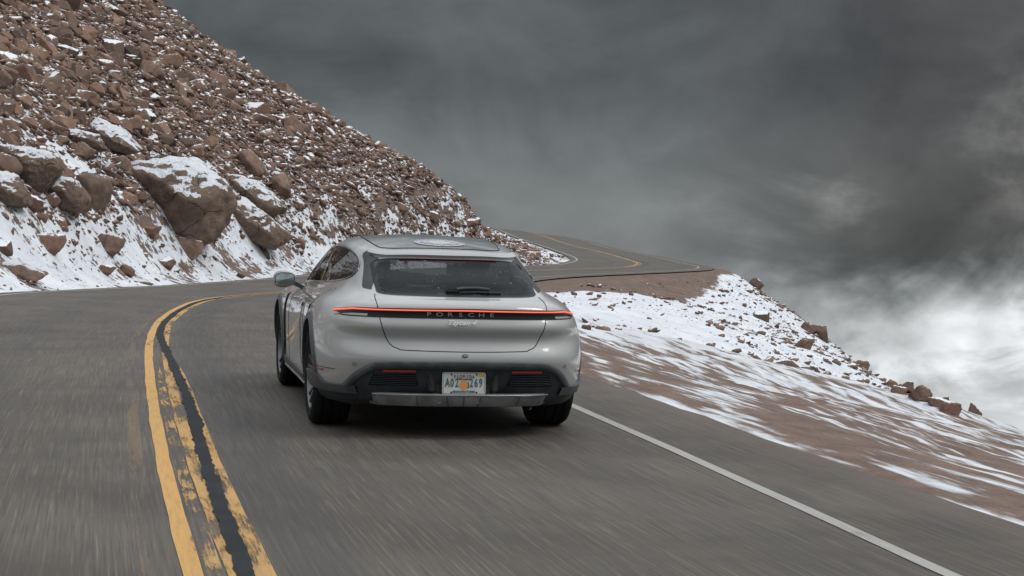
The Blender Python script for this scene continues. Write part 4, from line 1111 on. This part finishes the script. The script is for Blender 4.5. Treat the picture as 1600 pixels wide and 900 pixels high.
text('plate_text', 'MANUFACTURER', .0205, on_plate(0, -.056, .0025), PR, m_green, plate, .001, sx=.98, bold=.0006)
def pdisc(name, x, z, r_, mat, o=.003, n=20, sx=1, sz=1):
    vs_ = [on_plate(x, z, o)]+[on_plate(x+r_*sx*math.cos(2*math.pi*k/n), z+r_*sz*math.sin(2*math.pi*k/n), o) for k in range(n)]
    return put_mesh(name, vs_, [(0, 1+(k+1) % n, 1+k) for k in range(n)], mat, plate)
pdisc('orange_emblem', -.002, -.010, .030, m_orange, .0032)
pdisc('leaf_emblem', -.024, .030, .020, m_green, .0036, sx=1.1, sz=.28); pdisc('leaf_emblem', .018, .029, .022, m_green, .0036, sx=1.1, sz=.25)
pdisc('leaf_emblem', .028, -.012, .022, m_green, .0028, sx=.4, sz=1)
bx = [(.100, .047), (.142, .047), (.142, .070), (.100, .070)]
put_mesh('plate_sticker', [on_plate(x, z, .0022) for x, z in bx], [(0, 1, 2, 3)], m_stick, plate)
for x, z in ((-.088, .061), (.088, .061), (-.088, -.061), (.088, -.061)): pdisc('plate_screw', x, z, .006, m_dark, .004)

# arch cladding, cut line radius and sills
WB = 2.904; WR = .366
for s_d, ax in ((-1, 'left'), (1, 'right')):
    for yc in (0.0, WB):
        vs_, fs_ = [], []; n = 40; a0, a1 = (R(-14), R(190)) if yc == 0 else (R(-12), R(194))
        for k in range(n+1):
            a = a0+(a1-a0)*k/n
            for (r_, of) in ((.398, -.05), (.398, .012), (.412, .016), (.445, .014), (.455, .004), (.458, -.01)):
                yy, zz = yc+r_*math.cos(a), .372+r_*math.sin(a)
                h = cast(ax, yy, max(zz, .27), 0)
                if h is None: h = Vector((s_d*.93, yy, zz))
                vs_.append((h.x+s_d*of, yy, zz))
        for k in range(n):
            for j in range(5): a = k*6+j; q = (a, a+1, a+7, a+6); fs_.append(q)
        put_mesh('wheel_arch_cladding', vs_, fs_, m_clad, car, True, 50)
    strip_s('sill_cladding', 5.85, 8.55, lambda c: .9, lambda c: 2.05, m_clad, off_=.014, nc=24, nrr=5, side=s_d)
    strip_s('sill_strip', 6.0, 8.4, lambda c: 1.15, lambda c: 1.38, m_silver, off_=.024, nc=20, nrr=3, side=s_d)
    # flap behind the front wheel
    box('arch_flap', (s_d*.915, 2.42, .36), (.07, .05, .20), m_clad, rot=(R(12), 0, 0), bev=.012)

# open the windows and wheel wells
dele = []
for f in bm.faces:
    c = f.calc_center_median(); n = f.normal
    if c.z > .96:
        if c.y < .15 and n.y < -.25 and inside(kR, c.x, c.z) and abs(c.x) < .56: dele.append(f)
        elif c.y > 1.35 and n.y > .2 and inside(kF, c.x, c.z): dele.append(f)
        elif abs(n.x) > .35 and abs(c.x) > .5 and inside(kS, c.y, c.z): dele.append(f)
    
bm_full = bm.copy(); cut = {f.index for f in dele}
tmp = bpy.data.meshes.new('tmp'); bm.to_mesh(tmp); bm.free()
tmp.materials.append(m_paint); tmp.materials.append(m_dark)
tmp.attributes.new('opening', 'INT', 'FACE'); at_ = tmp.attributes['opening']
at_.data.foreach_set('value', [1 if i in cut else 0 for i in range(len(tmp.polygons))])
bm_full.free()
body = bpy.data.objects.new('body', tmp); COL.objects.link(body)
cutters = []
for s_d in (-1, 1):
    for yc in (0.0, WB):
        cb = bmesh.new(); bmesh.ops.create_cone(cb, cap_ends=True, segments=64, radius1=.402, radius2=.402, depth=.50, matrix=Matrix.Translation((s_d*.86, yc, .372)) @ Matrix.Rotation(math.pi/2, 4, 'Y'))
        cm = bpy.data.meshes.new('cut'); cb.to_mesh(cm); cb.free(); cm.materials.append(m_paint); cm.materials.append(m_dark)
        for p_ in cm.polygons: p_.material_index = 1
        co = bpy.data.objects.new('cut', cm); COL.objects.link(co); cutters.append(co)
        md = body.modifiers.new('cut', 'BOOLEAN'); md.operation = 'DIFFERENCE'; md.object = co; md.solver = 'EXACT'
bpy.context.view_layer.update()
ev = body.evaluated_get(bpy.context.evaluated_depsgraph_get())
nme = bpy.data.meshes.new_from_object(ev)
body.modifiers.clear(); body.data = nme; nme.name = 'body'
for co in cutters: bpy.data.objects.remove(co)
bpy.data.meshes.remove(tmp)
bm = bmesh.new(); bm.from_mesh(nme)
lay = bm.faces.layers.int.get('opening')
if lay: bmesh.ops.delete(bm, geom=[f for f in bm.faces if f[lay] == 1], context='FACES')
bm.to_mesh(nme); bm.free()
nme.polygons.foreach_set('use_smooth', [True]*len(nme.polygons)); nme.set_sharp_from_angle(angle=R(38))
body.parent = car
print('BODY faces', len(nme.polygons), 'opened', len(cut))

# wheels
def lathe(name, prof, n, mat, parent, cx_, cy_, cz_, sx_):
    vs_, fs_ = [], []; k = len(prof)
    for i in range(n):
        a = 2*math.pi*i/n
        for (x, r_) in prof: vs_.append((cx_+x*sx_, cy_+r_*math.cos(a), cz_+r_*math.sin(a)))
    for i in range(n):
        for j in range(k-1):
            a = i*k+j; b2 = ((i+1) % n)*k+j; q = (a, b2, b2+1, a+1); fs_.append(q if sx_ > 0 else q[::-1])
    return put_mesh(name, vs_, fs_, mat, parent, True, 40)
for s_d in (-1, 1):
    for yc, wd, xo in ((0.0, .285, .968), (WB, .250, .945)):
        wh = bpy.data.objects.new('wheel', None); COL.objects.link(wh); wh.parent = car
        wh.empty_display_size = .1
        h = wd/2; xc = s_d*(xo-h); zc = WR
        wh.location = (0, 0, 0)
        tp = [(-h+.03,.262),(-h+.008,.285),(-h,.315),(-h+.012,.345),(-h+.035,.362),(-h+.05,WR),(-h*.5,WR),(-h*.49,WR-.008),(-h*.42,WR-.008),(-h*.41,WR),(-.012,WR+.001),(-.011,WR-.008),(.011,WR-.008),(.012,WR+.001),(h*.41,WR),(h*.42,WR-.008),(h*.49,WR-.008),(h*.5,WR),(h-.05,WR),(h-.035,.362),(h-.012,.345),(h,.315),(h-.008,.285),(h-.03,.262)]
        lathe('tyre', tp, 64, m_tyre, wh, xc, yc, zc, s_d)
        rim = lathe('rim', [(h-.028,.264),(h-.014,.262),(h-.012,.250),(h-.03,.243),(h-.10,.235),(-h+.02,.24),(-h+.01,.262)], 64, m_rim, wh, xc, yc, zc, s_d)
        lathe('hub', [(h-.035,.0),(h-.035,.032),(h-.045,.052),(h-.10,.06)], 32, m_rim, wh, xc, yc, zc, s_d)
        lathe('brake_disc', [(h-.135,.06),(h-.135,.19),(h-.15,.19),(h-.15,.24),(h-.2,.24)], 48, m_dark, wh, xc, yc, zc, s_d)
        sv, sf = [], []
        for k in range(5):
            for dd_ in (-1, 1):
                a = 2*math.pi*k/5+.35
                r0, r1 = .045, .250
                for (r_, wdt, dx) in ((r0, .020, h-.045), (.14, .017, h-.042), (r1, .020, h-.018)):
                    ce = a+dd_*(.02+.16*(r_/.25)**1.0)
                    for (s1, dxx) in ((-1, 0), (1, 0), (1, -.035), (-1, -.035)):
                        aa = ce+s1*wdt/max(r_, .05)*.5
                        sv.append((xc+s_d*(dx+dxx), yc+r_*math.cos(aa), zc+r_*math.sin(aa)))
                b0 = len(sv)-12
                for q in range(2):
                    for e in range(4):
                        a_i = b0+q*4+e; b_i = b0+q*4+(e+1) % 4; sf.append((a_i, b_i, b_i+4, a_i+4))
        put_mesh('spokes', sv, sf, m_rimd if yc else m_rim, wh, False)

# mirrors
for s_d in (-1, 1):
    bm3 = bmesh.new(); bmesh.ops.create_uvsphere(bm3, u_segments=28, v_segments=18, radius=1)
    for v in bm3.verts:
        x, y_, z = v.co
        f = 1.0 if y_ > 0 else .25
        z2 = math.copysign(abs(z)**.85, z); x2 = math.copysign(abs(x)**.8, x)
        v.co = Vector((s_d*.990+x2*.096*(1-.10*max(0, y_)), 1.985+y_*.11*f+x2*s_d*.012, .985+z2*.070*(1-.12*s_d*x2*-1)))
    mh = from_bm('wing_mirror', bm3, m_paint, car, True)
    O = []
    vs_ = []
    for k in range(28):
        a = 2*math.pi*k/28; x2 = math.copysign(abs(math.cos(a))**.7, math.cos(a)); z2 = math.copysign(abs(math.sin(a))**.75, math.sin(a))
        vs_.append((s_d*.988+x2*.082, 1.955+x2*s_d*.010, .983+z2*.056))
    vs_.append((s_d*.988, 1.954, .983))
    put_mesh('mirror_glass', vs_, [(28, (k+1) % 28, k) for k in range(28)], plain('mirror_tint', (.30, .36, .35), .06, metal=1.0), mh)
    tube('mirror_bezel', vs_[:28], .004, m_gloss, mh, 6, True)
    box('mirror_arm', (s_d*.875, 2.01, .935), (.13, .05, .035), m_gloss, mh, rot=(0, s_d*-.45, 0), bev=.012)

# wiper
wp = tube('wiper', [cast('rear', x, z, .020) for x, z in ((-.02, 1.012), (.04, 1.020), (.13, 1.022), (.22, 1.014))], .013, m_black, seg=8)
tube('wiper_blade', [cast('rear', x, z, .012) for x, z in ((.0, 1.000), (.12, 1.004), (.24, 1.003), (.30, 1.002))], .006, m_black, wp, 6)
box('wiper_base', cast('rear', -.05, 1.010, .012), (.10, .03, .032), m_black, wp, bev=.012)

# cabin
cabin = box('cabin_floor', (0, 1.0, .50), (1.3, 2.3, .25), m_seat, bev=.02)
for x in (-.36, .36):
    st = box('seat', (x, 1.15, .80), (.48, .14, .56), m_seat, rot=(R(12), 0, 0), bev=.05, seg=3)
    box('headrest', (x, 1.06, 1.135), (.26, .09, .17), m_seat, st, rot=(R(10), 0, 0), bev=.035, seg=3)
st = box('rear_seat', (0, .12, .78), (1.16, .14, .44), m_seat, rot=(R(14), 0, 0), bev=.05, seg=3)
for x in (-.38, .38): box('headrest', (x, .04, 1.045), (.26, .08, .12), m_seat, st, bev=.03, seg=3)
box('parcel_shelf', (0, -.25, .93), (1.1, .5, .02), m_seat, bev=.004)
box('dashboard', (0, 2.0, .88), (1.3, .5, .14), m_seat, bev=.04)
box('interior_mirror', (0, 1.72, 1.20), (.22, .03, .065), m_gloss, bev=.015)
